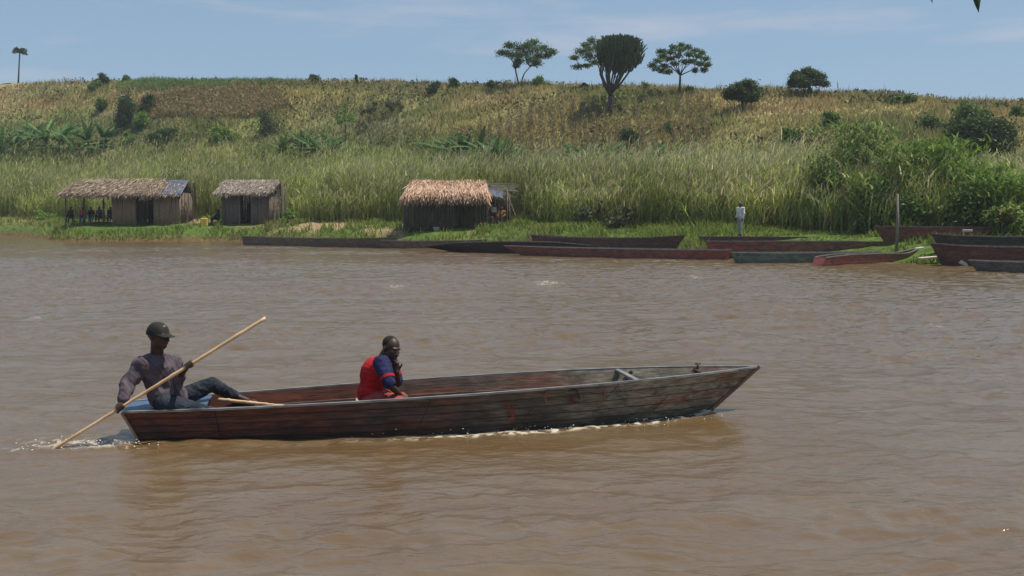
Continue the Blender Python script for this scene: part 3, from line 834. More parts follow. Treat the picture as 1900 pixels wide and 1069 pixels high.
def clumped_tree(name, P, label, cat, trunk_pts, limbs, clumps, cols, leaf, per, bark=BARK, group=None, flat=0.3, seed=1, trunk_r=(0.16, 0.10)):
    """P world base. everything else in metres relative to it. limbs: (a, b, r0, r1)"""
    rg = np.random.default_rng(seed)
    t = thing(name, P, label, cat, group)
    mb = MB(); mb.tube([Vector(p) for p in trunk_pts], [lerp(trunk_r[0], trunk_r[1], i / (len(trunk_pts) - 1)) for i in range(len(trunk_pts))], 8)
    for (a, b, r0, r1) in limbs: limb_mb(mb, a, b, r0, r1, rg)
    for (c, r) in clumps:                      # twigs carrying each clump
        base = min([l[1] for l in limbs] + [trunk_pts[-1]], key=lambda q: (Vector(q) - Vector(c)).length)
        limb_mb(mb, base, c, 0.035, 0.012, rg, 0.08, 5, 4)
    mb.build('trunk', bark, t, smooth=True)
    V, Q, C = leaf_clumps([c for c, r in clumps], [r for c, r in clumps], per, leaf, cols, rg, flat=flat)
    npmesh('crown', V, Q, LEAF, t, col=C)
    return t
def px_tree(P, pts):
    """photo pixels (px, py[, dy]) -> offsets from P in metres at P's distance"""
    out = []
    for p in pts:
        w = W(p[0], p[1], P.y + (p[2] if len(p) > 2 else 0.0)); out.append(tuple(w - P))
    return out

def hill_trees():
    # 1: forked flat-topped acacia
    P = hit(962, 164); s = P.y / F; rg = np.random.default_rng(31)
    q = lambda *a: px_tree(P, a)
    tr = q((964, 166), (961, 150), (957, 133), (956, 122))
    l2 = q((966, 166), (969, 148), (975, 135), (984, 124))
    limbs = [(l2[0], l2[1], .10, .08), (l2[1], l2[3], .08, .05)]
    tops = q((935, 102), (950, 98, 1.2), (962, 104, -1), (980, 96, .8), (1000, 104, -.8), (1012, 98, .6), (986, 112), (968, 88, 1))
    limbs += [(tr[-1], b, .06, .03) for b in tops[:3]] + [(l2[3], b, .06, .03) for b in tops[3:]]
    cl = []
    for (x, y, rx, ry, dy) in ((932, 98, 11, 5, 0), (946, 101, 12, 5, 1.5), (945, 84, 11, 5, -1), (962, 89, 13, 6, .5), (978, 84, 12, 7, -1), (990, 79, 10, 5, .8), (975, 98, 14, 8, 1), (992, 92, 14, 7, -1.2),
                               (1008, 90, 11, 6, .6), (1024, 96, 10, 4, 0), (1016, 103, 8, 4, 1), (985, 110, 13, 6, .5), (996, 117, 10, 5, -.5), (962, 113, 9, 6, -.4), (958, 121, 6, 4, .2), (1000, 104, 10, 5, 1.4), (960, 102, 12, 6, -1.6)):
        cl.append((px_tree(P, [(x, y, dy)])[0], (rx * s * 1.12, rx * s, ry * s * 1.35)))
    clumped_tree('acacia_tree', P, 'flat topped tree with forked pale trunk, leftmost of the big skyline trees', 'tree', tr, limbs, cl, ACAG, 0.095, 520, seed=31, trunk_r=(0.10, 0.07), group='trees on the skyline')
    # 2: feathery acacia half hidden by the candelabra tree
    P = hit(1122, 168) ; P.y += 1.5; P.z = tz(P.x, P.y); s = P.y / F; q = lambda *a: px_tree(P, a)
    tr = q((1122, 170), (1118, 145), (1113, 128), (1108, 118))
    tops = q((1075, 122, 0), (1080, 108, 1), (1095, 100, -1), (1096, 82, .5), (1112, 80, 0))
    limbs = [(tr[-1], b, .06, .025) for b in tops]
    cl = []
    for (x, y, rx, ry, dy) in ((1066, 107, 8, 3.5, 0), (1078, 96, 12, 5, 1), (1072, 124, 10, 4, .4), (1088, 122, 9, 3, -.8), (1092, 104, 11, 6, 0), (1094, 90, 11, 6, -1), (1098, 76, 9, 6, .6), (1086, 84, 8, 4, 1.4),
                               (1108, 88, 10, 7, .5), (1112, 104, 8, 5, 1), (1104, 116, 9, 4, 0)):
        cl.append((px_tree(P, [(x, y, dy)])[0], (rx * s * 1.12, rx * s, ry * s * 1.35)))
    clumped_tree('acacia_tree', P, 'feathery light tree spreading out behind the dark candelabra tree', 'tree', tr, limbs, cl, ACAG, 0.095, 420, seed=32, trunk_r=(0.12, 0.06), group='trees on the skyline')
    # 3: candelabra euphorbia: upright arms ending in a dense flat bowl
    P = hit(1131, 206); s = P.y / F; q = lambda *a: px_tree(P, a); rg = np.random.default_rng(33)
    t = thing('candelabra_tree', P, 'tall dark candelabra tree with upright arms and a dense bowl crown', 'tree', 'trees on the skyline')
    mb = MB(); base = px_tree(P, [(1131, 210), (1131, 195), (1132, 178)])
    mb.tube(base, [.28, .22, .2], 10)
    arms = []
    for i in range(12):
        a = 2 * math.pi * i / 12 + rg.random() * .3; k = (0.4, 0.9, 1.0)[i % 3]
        ex, ey = math.cos(a) * k, math.sin(a) * k
        st = Vector(base[2]) + Vector((0, 0, -0.7 * (1 - k) * 0.2 + rg.random() * 0.5))
        mid = Vector(px_tree(P, [(1138 + ex * 27, 150 - 12 * k, ey * 1.6)])[0])
        top = Vector(px_tree(P, [(1147 + ex * 34, 108 + 4 * k, ey * 2.2)])[0])
        mb.tube([st, st.lerp(mid, .55) + Vector((0, 0, -.15)), mid, top], [.12, .10, .09, .09], 6); arms.append((mid, top, ex, ey))
    mb.build('trunk', BARK, t, smooth=True)
    # fleshy upright branchlets, crowded: the bowl
    tubes = MB(); n = 2500
    for i in range(n):
        a = rg.random() * 6.283; k = rg.random() ** .42; ex, ey = math.cos(a) * k, math.sin(a) * k
        y1 = 65 + rg.random() ** 1.55 * 56
        rad = float(np.interp(y1, [64, 68, 75, 86, 98, 108, 116, 122], [26, 35, 41, 44, 43, 38, 30, 22])); rad *= 1 + .07 * math.sin(3 * a + 1) + .07 * math.sin(7 * a + y1 * .15) + .05 * rg.normal(); y1 += 5 * k ** 4 * (y1 < 75) + rg.normal() * 1.6
        y0 = y1 + 8 + rg.random() * 8; r0 = rad - 3
        p = px_tree(P, [(1148 + ex * r0, y0, ey * r0 * .058), (1148.5 + ex * rad + rg.normal() * 3.4, y1, ey * rad * .058)])
        tubes.tube(p, [.052, .034], 4)
    
    # hanging side twigs over the arms
    for (mid, top, ex, ey) in arms:
        for _ in range(16):
            f = rg.random() ** 0.7; c = mid.lerp(top, f); dv = Vector((rg.normal() * .22, rg.normal() * .22, .32)); tubes.tube([c, c + dv], [.045, .025], 4)
    m = noisy('euphorbia_green', (0.030, 0.050, 0.020), (0.06, 0.085, 0.032), 3, 0.6, 0)
    tubes.build('crown', m, t)
    # 4: domed open acacia
    P = hit(1260, 176); s = P.y / F; q = lambda *a: px_tree(P, a)
    tr = q((1260, 178), (1261, 160), (1262, 148), (1262, 140))
    tops = q((1225, 122, 0), (1240, 112, 1.3), (1246, 104, -1.2), (1262, 100, .5), (1280, 105, -1), (1290, 112, 1), (1304, 120, 0), (1268, 118, 1.6), (1258, 120, -1.6))
    limbs = [(tr[-1], b, .065, .02) for b in tops]; cl = []
    rg = np.random.default_rng(34)
    for (x, y, rx) in ((1210, 121, 9), (1222, 113, 10), (1218, 128, 8), (1234, 123, 9), (1230, 104, 9), (1226, 95, 8), (1243, 97, 9), (1243, 109, 9), (1250, 88, 8), (1262, 92, 10), (1258, 104, 8), (1276, 88, 8), (1290, 94, 9),
                       (1279, 101, 9), (1296, 104, 9), (1309, 109, 8), (1313, 120, 7), (1298, 118, 9), (1284, 114, 9), (1306, 130, 6), (1290, 131, 6), (1270, 115, 8), (1240, 133, 7), (1228, 132, 6), (1252, 118, 7), (1303, 98, 6), (1264, 84, 6)):
        cl.append((px_tree(P, [(x, y, rg.normal() * 1.3)])[0], (rx * s * 1.1, rx * s * 1.1, 4.8 * s)))
    clumped_tree('acacia_tree', P, 'open domed tree with a single straight trunk right of the candelabra tree', 'tree', tr, limbs, cl, ACAG, 0.09, 340, seed=34, trunk_r=(0.13, 0.09), group='trees on the skyline')
    # 5: round dark tree on the slope
    for (bx, by, cx, cy, w, h, lab, sd) in ((1376, 209, 1378, 171, 38, 24, 'round dark tree standing just below the crest on its own shadow', 35),
                                            (1503, 178, 1501, 147, 42, 20, 'wide low dark tree on the crest, rightmost on the skyline', 36)):
        P = hit(bx, by); s = P.y / F; rg = np.random.default_rng(sd)
        tr = px_tree(P, [(bx, by + 2), (bx + 1, by - 12), (cx, cy + h * .45)]); cl = []
        for i in range(64):
            a = rg.random() * 6.283; k = rg.random() ** .6; e = rg.random()
            x = cx + math.cos(a) * k * w * .82; dy = math.sin(a) * k * w * .82 * s
            y = cy + h * .62 - e * h * 1.45 * math.sqrt(max(0.08, 1 - k * k)) - 2
            cl.append((px_tree(P, [(x, y, dy)])[0], (9.0 * s, 9.0 * s, 6.5 * s)))
        limbs = [(tr[-1], cl[i][0], .06, .03) for i in range(0, 42, 6)]
        clumped_tree('round_tree', P, lab, 'tree', tr, limbs, cl, DARKG, 0.10, 300, seed=sd, trunk_r=(0.13, 0.10), group='trees on the skyline')
    # lone palm-like tree far left
    P = hit(35, 152); s = P.y / F; rg = np.random.default_rng(37)
    t = thing('palm_tree', P, 'tall thin bare-trunked palm alone at the far left of the crest', 'tree')
    mb = MB(); tp = px_tree(P, [(34, 154), (35, 130), (36, 110), (37, 97)]); mb.tube(tp, [.13, .10, .09, .10], 8); mb.build('trunk', BARK, t, smooth=True)
    B = Batch()
    for i in range(24):
        a = 6.283 * i / 24 + rg.random() * .2; L = .75 + .35 * rg.random(); up = rg.uniform(.0, .75)
        dx, dy = math.cos(a), math.sin(a); c0 = np.array(tp[-1]); ks = 9
        mid = []
        for j in range(ks):
            f = j / (ks - 1); mid.append(c0 + np.array([dx * L * f, dy * L * f, up * math.sin(f * 2.2) * .9 - .30 * f * f]))
        mid = np.array(mid); C = np.repeat(mid[1:], 5, 0) + rg.normal(size=((ks - 1) * 5, 3)) * .07
        V, Q = leaf_quads(C, .14 + .05 * rg.random(len(C)), .35, rg); B.add(V, Q, np.repeat(pick(DARKG, len(C), rg), 4, 0))
    B.build('crown', LEAF, t)

def bush(px, py_base, py_top, wpx, label, cols, seed, d=None, leaf=0.12, per=200, n=12, flat=0.1, name='shrub', stem=True, group='shrubs on the hillside', cat='shrub', taper=0.5):
    """a leafy shrub whose base meets the land at (px, py_base) or d metres behind the shore"""
    P = hit(px, py_base) if d is None else col_at(px, d)
    s = P.y / F; rg = np.random.default_rng(seed)
    hh = max(top_h(px, py_top, P), 0.4); ww = wpx * s
    t = thing(name, P, label, cat, group)
    cl = []
    for i in range(n):
        e = (i + rg.random()) / n; a = rg.random() * 6.283; k = rg.random() ** .5 * (1 - taper * e)
        r = min(ww, hh) * (0.19 + 0.14 * rg.random())
        cl.append(((math.cos(a) * k * ww * .42, math.sin(a) * k * ww * .42, max(r * .6, e * (hh - r))), (r * 1.15, r * 1.15, r * .95)))
    mb = MB()
    for c, r in cl[::2]: limb_mb(mb, (rg.normal() * .04, rg.normal() * .04, -.05), c, .035, .012, rg, .1, 5, 4)
    mb.build('stem', BARK, t, smooth=True)
    V, Q, C = leaf_clumps([c for c, r in cl], [r for c, r in cl], per, leaf, cols, rg, flat=flat)
    npmesh('foliage', V, Q, LEAF, t, col=C)
    return t

def banana(px, top, d, label, seed, tone=1.0, lean=0.0, n=13):
    P = col_at(px, d); rg = np.random.default_rng(seed); hh = top_h(px, top, P)
    t = thing('banana_plant', P, label, 'banana plant', 'banana plants below the hill')
    sh = hh * .32
    mb = MB(); mb.tube([(0, 0, -.1), (lean * .3, 0, sh * .6), (lean * .6, 0, sh)], [.16, .13, .08], 8); mb.build('stem', PALEBARK, t, smooth=True)
    V, Q, C = [], [], []; o = 0
    for i in range(n):
        a = 6.283 * i / n + rg.normal() * .25; L = hh * (.66 + .22 * rg.random()); el = math.radians(rg.uniform(30, 84)); wd = .26 + .10 * rg.random()
        dx, dy = math.cos(a), math.sin(a); K = 16; tw = rg.normal() * .5
        c = pick([(0.038, 0.085, 0.024), (0.05, 0.11, 0.028), (0.03, 0.065, 0.02), (0.075, 0.135, 0.04)], 1, rg)[0] * tone
        for k in range(K):
            f = k / (K - 1); r = L * (math.cos(el) * f + .35 * f * f); z = sh + L * (math.sin(el) * f - .55 * f * f * (1.2 - math.sin(el) * .7))
            w = wd * math.sin(math.pi * min(1, .08 + f * .92)) ** .6 * (1 if k else .15) * (1 - (.25 + .45 * rg.random()) * (k % 2))
            p = np.array([dx * r + lean * .6, dy * r, z]); s2 = np.array([-dy, dx, tw * .4]); s2 /= np.linalg.norm(s2)
            V += [p - s2 * w + [0, 0, -(.2 + .5 * f) * w], p, p + s2 * w + [0, 0, -(.2 + .5 * f) * w]]; C += [c, c * 1.25, c]
            if k: b = o + 3 * k; Q += [[b - 3, b - 2, b + 1, b], [b - 2, b - 1, b + 2, b + 1]]
        o += 3 * K
    npmesh('foliage', np.array(V), np.array(Q), LEAF, t, col=np.array(C))

def shrubs():
    # columnar dark tree, papaya, small ones at left
    S = [
        (236, 236, 172, 44, 'dark upright shrub in the middle of the left slope', DARKG, 41, dict(n=26, taper=.7)),
        (265, 236, 206, 40, 'bright yellow green shrub beside the dark upright one', BRIGHTG, 42, {}),
        (275, 206, 170, 26, 'small dark shrub up the slope above the bright one', DARKG, 43, {}),
        (192, 158, 134, 36, 'dark spiky shrub breaking the left skyline', DARKG, 44, dict(n=9)),
        (178, 166, 148, 26, 'small green shrub just below the left skyline', MIDG, 45, dict(n=8)),
        (233, 152, 138, 18, 'tiny shrub on the crest at the start of the green maize', MIDG, 46, dict(n=6)),
        (188, 205, 180, 30, 'low green shrub halfway up the far left slope', MIDG, 47, dict(n=9)),
        (300, 266, 232, 70, 'low dull dark shrub at the foot of the left slope', DARKG, 48, dict(n=14, taper=.2)),
        (412, 262, 230, 52, 'bright green low shrub alone at the foot of the slope', BRIGHTG, 49, dict(n=10)),
        (242, 264, 244, 46, 'lime green low shrub between banana plants and dull shrub', BRIGHTG, 50, dict(n=8)),
        (588, 152, 134, 18, 'tiny lone flat-topped sapling on the middle skyline', DARKG, 51, dict(n=5, taper=-.4)),
        (661, 158, 138, 7, 'tiny pointed dark sapling on the middle skyline', DARKG, 52, dict(n=7, taper=.8)),
        (806, 172, 150, 36, 'low dark shrub at the crest left of the flat topped tree', DARKG, 53, dict(n=9)),
        (842, 164, 142, 22, 'small pointed shrub next to the low dark crest shrub', DARKG, 54, dict(n=7, taper=.7)),
        (916, 164, 148, 32, 'rounded green shrub left of the forked trunk', MIDG, 55, dict(n=7)),
        (998, 163, 140, 32, 'bright rounded shrub right of the forked trunk', BRIGHTG, 56, dict(n=9)),
        (1080, 166, 154, 36, 'low green shrub between the forked tree and candelabra tree', MIDG, 57, dict(n=6)),
        (1145, 208, 194, 24, 'small green shrub at the foot of the candelabra tree', MIDG, 58, dict(n=6)),
        (1196, 170, 150, 30, 'sparse pale shrub left of the domed tree', MIDG, 59, dict(n=7, per=90)),
        (1278, 174, 158, 30, 'low green shrub at the foot of the domed tree', MIDG, 60, dict(n=6)),
        (1165, 280, 234, 48, 'dark bluish shrub standing among the reeds in mid slope', DARKG, 61, dict(n=14)),
        (1243, 245, 226, 26, 'small green shrub on the crop rows', MIDG, 62, dict(n=7)),
        (1540, 235, 205, 38, 'dark shrub on the slope above the tall arching grass', MIDG, 63, dict(n=9)),
        (1465, 262, 235, 40, 'olive shrub on the lower slope right of the round tree', MIDG, 64, dict(n=9)),
        (1672, 194, 175, 70, 'low dark green thicket along the right crest', MIDG, 65, dict(n=12, taper=.1)),
        (1725, 240, 210, 40, 'olive shrub on the right slope left of the big dark bush', MIDG, 66, dict(n=8)),
        (1800, 240, 186, 100, 'green shrub rising over the crest at the right', MIDG, 67, dict(n=26)),
        (1818, 284, 214, 135, 'large dense dark bush on the right slope', DARKG, 68, dict(n=60, taper=.2, per=300)),
        (1888, 216, 196, 24, 'small shrub on the crest at the right edge', MIDG, 69, dict(n=6)),
        (500, 250, 198, 60, 'loose grey green shrub patch left of the middle bananas', [(0.08, 0.11, 0.05), (0.11, 0.13, 0.06), (0.06, 0.09, 0.04)], 70, dict(n=14, taper=.3, per=110)),
        (710, 212, 186, 100, 'long dull brush patch on the middle slope', [(0.07, 0.085, 0.04), (0.10, 0.10, 0.05)], 71, dict(n=16, taper=.1, per=90)),
    ]
    for (px, pb, pt, w, lab, cols, sd, kw) in S: bush(px, pb, pt, w, lab, cols, sd, **kw)
    # thin papaya-like sapling
    P = hit(640, 268); rg = np.random.default_rng(80)
    t = thing('sapling', P, 'thin bare-stemmed sapling with bright tufted leaves in mid slope', 'tree')
    mb = MB(); tp = px_tree(P, [(640, 270), (641, 240), (640, 215), (643, 192)]); mb.tube(tp, [.07, .06, .05, .03], 6); mb.tube(px_tree(P, [(646, 270), (648, 250), (647, 222)]), [.05, .04, .03], 6)
    mb.build('trunk', BARK, t, smooth=True)
    s = P.y / F; cl = [(px_tree(P, [(x, y, rg.normal() * .4)])[0], (r * s, r * s, r * .6 * s)) for (x, y, r) in ((642, 192, 9), (634, 206, 9), (648, 214, 10), (626, 216, 9), (640, 222, 12), (654, 222, 9), (630, 226, 8))]
    V, Q, C = leaf_clumps([c for c, r in cl], [r for c, r in cl], 90, .12, BRIGHTG, rg); npmesh('crown', V, Q, LEAF, t, col=C)
    # bananas
    L = [(8, 226, 'leftmost banana plant, cut by the edge'), (32, 222, 'second banana plant from the left edge'), (62, 216, 'dark banana plant left of the tall pale one'), (92, 206, 'tall banana plant with pale upright leaves'),
         (118, 214, 'banana plant right of the tall pale one'), (142, 224, 'shorter banana plant in the middle of the left clump'), (170, 210, 'tall spiky banana plant at the right of the left clump'), (198, 220, 'rightmost banana plant of the left clump'),
         (528, 240, 'leftmost banana plant of the middle clump'), (566, 236, 'banana plant in the centre of the middle clump'), (596, 232, 'pale tall banana plant of the middle clump'), (620, 240, 'rightmost banana plant of the middle clump'),
         (828, 240, 'banana plant with leaves sweeping left above the thatched hut'), (860, 236, 'broad banana plant above the thatched hut'), (890, 226, 'tallest banana plant above the thatched hut'), (915, 238, 'pale banana plant right of the tallest one'), (938, 244, 'low banana plant at the right end of that clump'),
         (1062, 254, 'leftmost low banana plant below the crop rows'), (1092, 254, 'second low banana plant below the crop rows'), (1125, 252, 'banana plant left of the bluish shrub'), (1205, 246, 'banana plant right of the bluish shrub'), (1240, 252, 'last banana plant below the crop rows')]
    for i, (px, top, lab) in enumerate(L):
        banana(px, top, 31.0 + (i * 7 % 5) * .7, lab, 100 + i, tone=1.0 + (0.35 if 'pale' in lab else (-.2 if 'dark' in lab else 0)), lean=(-.5 if 'sweeping' in lab else 0))
    # big arching grass clumps and bright shrubs on the right
    def arching(px, top, d, label, seed, wpx=70, cols=BRIGHTG, n=160, wd=0.12):
        P = col_at(px, d); rg = np.random.default_rng(seed); hh = top_h(px, top, P); s = P.y / F
        t = thing('giant_grass', P, label, 'giant grass', 'giant arching grasses on the right bank')
        B = Batch(); R = np.stack([rg.normal(size=n) * wpx * s * .16, rg.normal(size=n) * .6, np.full(n, -.1)], 1)
        a = np.arctan2(rg.normal(size=n), rg.normal(size=n) * 1.4); sp = wpx * s * (.15 + .45 * rg.random(n))
        V, Q, ow = blades(R, hh * (.5 + .5 * rg.random(n)), np.stack([np.cos(a), np.sin(a)], 1) * sp[:, None], np.full(n, wd), 5, 1.3, rg); B.add(V, Q, pick(cols, n, rg)[ow])
        for k in range(4):
            f = .35 + .6 * rg.random(n); R2 = R.copy(); R2[:, 2] += hh * f; R2[:, :2] += np.stack([np.cos(a), np.sin(a)], 1) * (sp * f ** 2)[:, None]
            b = rg.random(n) * 6.28; V, Q, ow = blades(R2, rg.uniform(.05, .7, n), np.stack([np.cos(b), np.sin(b)], 1) * .7, np.full(n, wd), 3, 1.5, rg); B.add(V, Q, pick(cols, n, rg)[ow])
        B.build('foliage', LEAF, t)
        mb = MB()
        for i in range(0, n, 9):
            mb.tube([R[i], R[i] + np.array([math.cos(a[i]) * sp[i] * .12, math.sin(a[i]) * sp[i] * .12, hh * .4])], [.03, .02], 5)
        mb.build('stem', BARK, t)
    M2 = [(0.14, 0.23, 0.045), (0.19, 0.28, 0.06), (0.11, 0.19, 0.04), (0.30, 0.29, 0.11)]
    for i, (px, top, d, w, lab, c) in enumerate((
        (1530, 280, 12, 80, 'dark giant grass clump at the left end of the thicket', M2), (1575, 215, 14, 90, 'tall giant grass clump with feathery top', M2), (1625, 222, 15, 90, 'tall giant grass clump right of the feathery one', M2),
        (1665, 262, 11, 80, 'giant grass clump behind the wooden post', M2), (1715, 258, 13, 80, 'giant grass clump right of the wooden post', BRIGHTG), (1762, 250, 12, 90, 'bright lime giant grass clump', BRIGHTG),
        (1815, 300, 10, 100, 'broad bright giant grass clump above the red boat', BRIGHTG), (1875, 318, 9, 90, 'bright giant grass clump at the right edge', BRIGHTG), (1600, 320, 9.5, 90, 'low giant grass clump in front of the tall ones', M2))):
        arching(px, top, d, lab, 140 + i, w, c)
    bush(1545, 0, 300, 60, 'dark leafy shrub at the left foot of the thicket', MIDG, 161, d=10.5, group='shrubs on the bank', n=12, per=160)
    bush(1700, 0, 345, 90, 'dark leafy shrub behind the wooden post', MIDG, 162, d=9.5, group='shrubs on the bank', n=14, per=170)
    bush(1790, 0, 340, 90, 'green leafy shrub above the red boat', MIDG, 163, d=9, group='shrubs on the bank', n=14, per=180)
    bush(1868, 0, 372, 80, 'lime shrub with yellowish leaves behind the stacked boats', BRIGHTG + [(0.3, 0.25, 0.1)], 164, d=7.5, group='shrubs on the bank', n=14, per=220, leaf=.1, taper=.1)
    bush(1635, 0, 360, 70, 'mixed green shrub left of the wooden post', MIDG, 165, d=9.5, group='shrubs on the bank', n=12, per=150)
    bush(190, 0, 340, 90, 'darker leafy shrub in the reeds above the long hut', DARKG, 166, d=13, group='shrubs on the bank', n=12, per=150)
    for i, (px, top, w, dd, lab) in enumerate(((330, 300, 60, 13, 'dark leafy shrub in the reeds above the gap between the huts'), (640, 322, 90, 11.5, 'dark shrub in the reeds above the sandy bank'), (880, 300, 70, 15, 'dark shrub in the reeds behind the thatched roof'),
        (1060, 330, 80, 13.5, 'dull shrub in the reeds right of the lean-to'), (1290, 345, 80, 13, 'dark shrub in the reeds left of the person in white'), (1440, 335, 90, 12.5, 'dull shrub in the reeds right of the person in white'), (60, 330, 80, 13, 'dark shrub in the reeds at the far left'))):
        bush(px, 0, top, w, lab, MIDG if i % 2 else DARKG, 180 + i, d=dd, group='shrubs on the bank', n=12, per=110, taper=.3)
    bush(536, 0, 385, 40, 'bright green weed clump right of the square hut', BRIGHTG, 167, d=6, group='shrubs on the bank', n=8, per=120, leaf=.1)
    bush(85, 0, 388, 50, 'bright green weed clump left of the long hut', BRIGHTG, 168, d=6.5, group='shrubs on the bank', n=8, per=120, leaf=.1, taper=.1)
    bush(1130, 0, 372, 150, 'grey leafed brush at the foot of the reeds', [(0.10, 0.12, 0.06), (0.13, 0.13, 0.07), (0.07, 0.1, 0.04)], 169, d=11, group='shrubs on the bank', n=16, per=110, taper=.1)
# ================================================================== MAIN BOAT
def paint_wood(name, stops, rough=0.55, blotch=(0.30, 0.07, 0.03), bscale=1.2, bamount=0.5, wet=True):
    """weathered painted planks: colour drifts along the boat (object x), blotches of old paint, long grain"""
    m, n, l, b = _base(name)
    t = n.new('ShaderNodeTexCoord'); s = n.new('ShaderNodeSeparateXYZ'); l.new(t.outputs['Object'], s.inputs[0])
    w = n.new('ShaderNodeTexNoise'); w.inputs['Scale'].default_value = 1.3; w.inputs['Detail'].default_value = 4
    l.new(t.outputs['Object'], w.inputs['Vector'])
    ma = n.new('ShaderNodeMath'); ma.operation = 'MULTIPLY_ADD'; ma.inputs[1].default_value = 2.4; ma.inputs[2].default_value = -1.2; l.new(w.outputs['Fac'], ma.inputs[0])
    ad = n.new('ShaderNodeMath'); ad.operation = 'ADD'; l.new(ma.outputs[0], ad.inputs[0]); l.new(s.outputs['X'], ad.inputs[1])
    mr = n.new('ShaderNodeMapRange'); mr.inputs['From Min'].default_value = 0; mr.inputs['From Max'].default_value = 6.4; l.new(ad.outputs[0], mr.inputs['Value'])
    r = n.new('ShaderNodeValToRGB'); e = r.color_ramp.elements
    e[0].position = stops[0][0]; e[0].color = (*stops[0][1], 1); e[1].position = stops[-1][0]; e[1].color = (*stops[-1][1], 1)
    for p, c in stops[1:-1]: q = e.new(p); q.color = (*c, 1)
    l.new(mr.outputs[0], r.inputs['Fac'])
    mp_ = n.new('ShaderNodeMapping'); mp_.inputs['Scale'].default_value = (1.0, 1.0, 4.5); l.new(t.outputs['Object'], mp_.inputs[0])
    bn = n.new('ShaderNodeTexNoise'); bn.inputs['Scale'].default_value = bscale; bn.inputs['Detail'].default_value = 8; bn.inputs['Roughness'].default_value = .65; l.new(mp_.outputs[0], bn.inputs['Vector'])
    br = n.new('ShaderNodeValToRGB'); br.color_ramp.elements[0].position = .52; br.color_ramp.elements[0].color = (0, 0, 0, 1); br.color_ramp.elements[1].position = .60; br.color_ramp.elements[1].color = (bamount,) * 3 + (1,)
    l.new(bn.outputs['Fac'], br.inputs['Fac'])
    mx1 = n.new('ShaderNodeMix'); mx1.data_type = 'RGBA'; mx1.inputs[7].default_value = (*blotch, 1); l.new(br.outputs[0], mx1.inputs[0]); l.new(r.outputs[0], mx1.inputs[6])
    mg = n.new('ShaderNodeMapping'); mg.inputs['Scale'].default_value = (1.2, 6, 14); l.new(t.outputs['Object'], mg.inputs[0])
    gn = n.new('ShaderNodeTexNoise'); gn.inputs['Scale'].default_value = 4; gn.inputs['Detail'].default_value = 8; gn.inputs['Roughness'].default_value = .7; l.new(mg.outputs[0], gn.inputs['Vector'])
    gr = n.new('ShaderNodeValToRGB'); gr.color_ramp.elements[0].position = .33; gr.color_ramp.elements[0].color = (.35, .33, .32, 1); gr.color_ramp.elements[1].position = .68; gr.color_ramp.elements[1].color = (1.7, 1.65, 1.6, 1)
    l.new(gn.outputs['Fac'], gr.inputs['Fac'])
    dm = n.new('ShaderNodeMapping'); dm.inputs['Scale'].default_value = (1.6, 1.6, 3.0); dm.inputs['Location'].default_value = (3.3, 1, 5); l.new(t.outputs['Object'], dm.inputs[0])
    dn = n.new('ShaderNodeTexNoise'); dn.inputs['Scale'].default_value = 2.2; dn.inputs['Detail'].default_value = 9; dn.inputs['Roughness'].default_value = .7; l.new(dm.outputs[0], dn.inputs['Vector'])
    dr = n.new('ShaderNodeValToRGB'); dr.color_ramp.elements[0].position = .40; dr.color_ramp.elements[0].color = (.55, .55, .55, 1); dr.color_ramp.elements[1].position = .55; dr.color_ramp.elements[1].color = (0, 0, 0, 1); l.new(dn.outputs['Fac'], dr.inputs[0])
    mx0 = n.new('ShaderNodeMix'); mx0.data_type = 'RGBA'; mx0.inputs[7].default_value = (.028, .026, .024, 1); l.new(dr.outputs[0], mx0.inputs[0]); l.new(mx1.outputs[2], mx0.inputs[6]); mx1 = mx0
    mx2 = n.new('ShaderNodeMix'); mx2.data_type = 'RGBA'; mx2.blend_type = 'MULTIPLY'; mx2.inputs[0].default_value = 1; l.new(mx1.outputs[2], mx2.inputs[6]); l.new(gr.outputs[0], mx2.inputs[7])
    l.new(mx2.outputs[2], b.inputs['Base Color']); b.inputs['Roughness'].default_value = rough; b.inputs['Specular IOR Level'].default_value = .35
    bp = n.new('ShaderNodeBump'); bp.inputs['Strength'].default_value = .5; bp.inputs['Distance'].default_value = .006; l.new(gn.outputs['Fac'], bp.inputs['Height']); l.new(bp.outputs[0], b.inputs['Normal'])
    return m
RAILM = noisy('worn_rail_wood', (0.11, 0.10, 0.095), (0.30, 0.29, 0.27), 5, 0.30, 0.3, (1, 6, 6), spec=0.5)
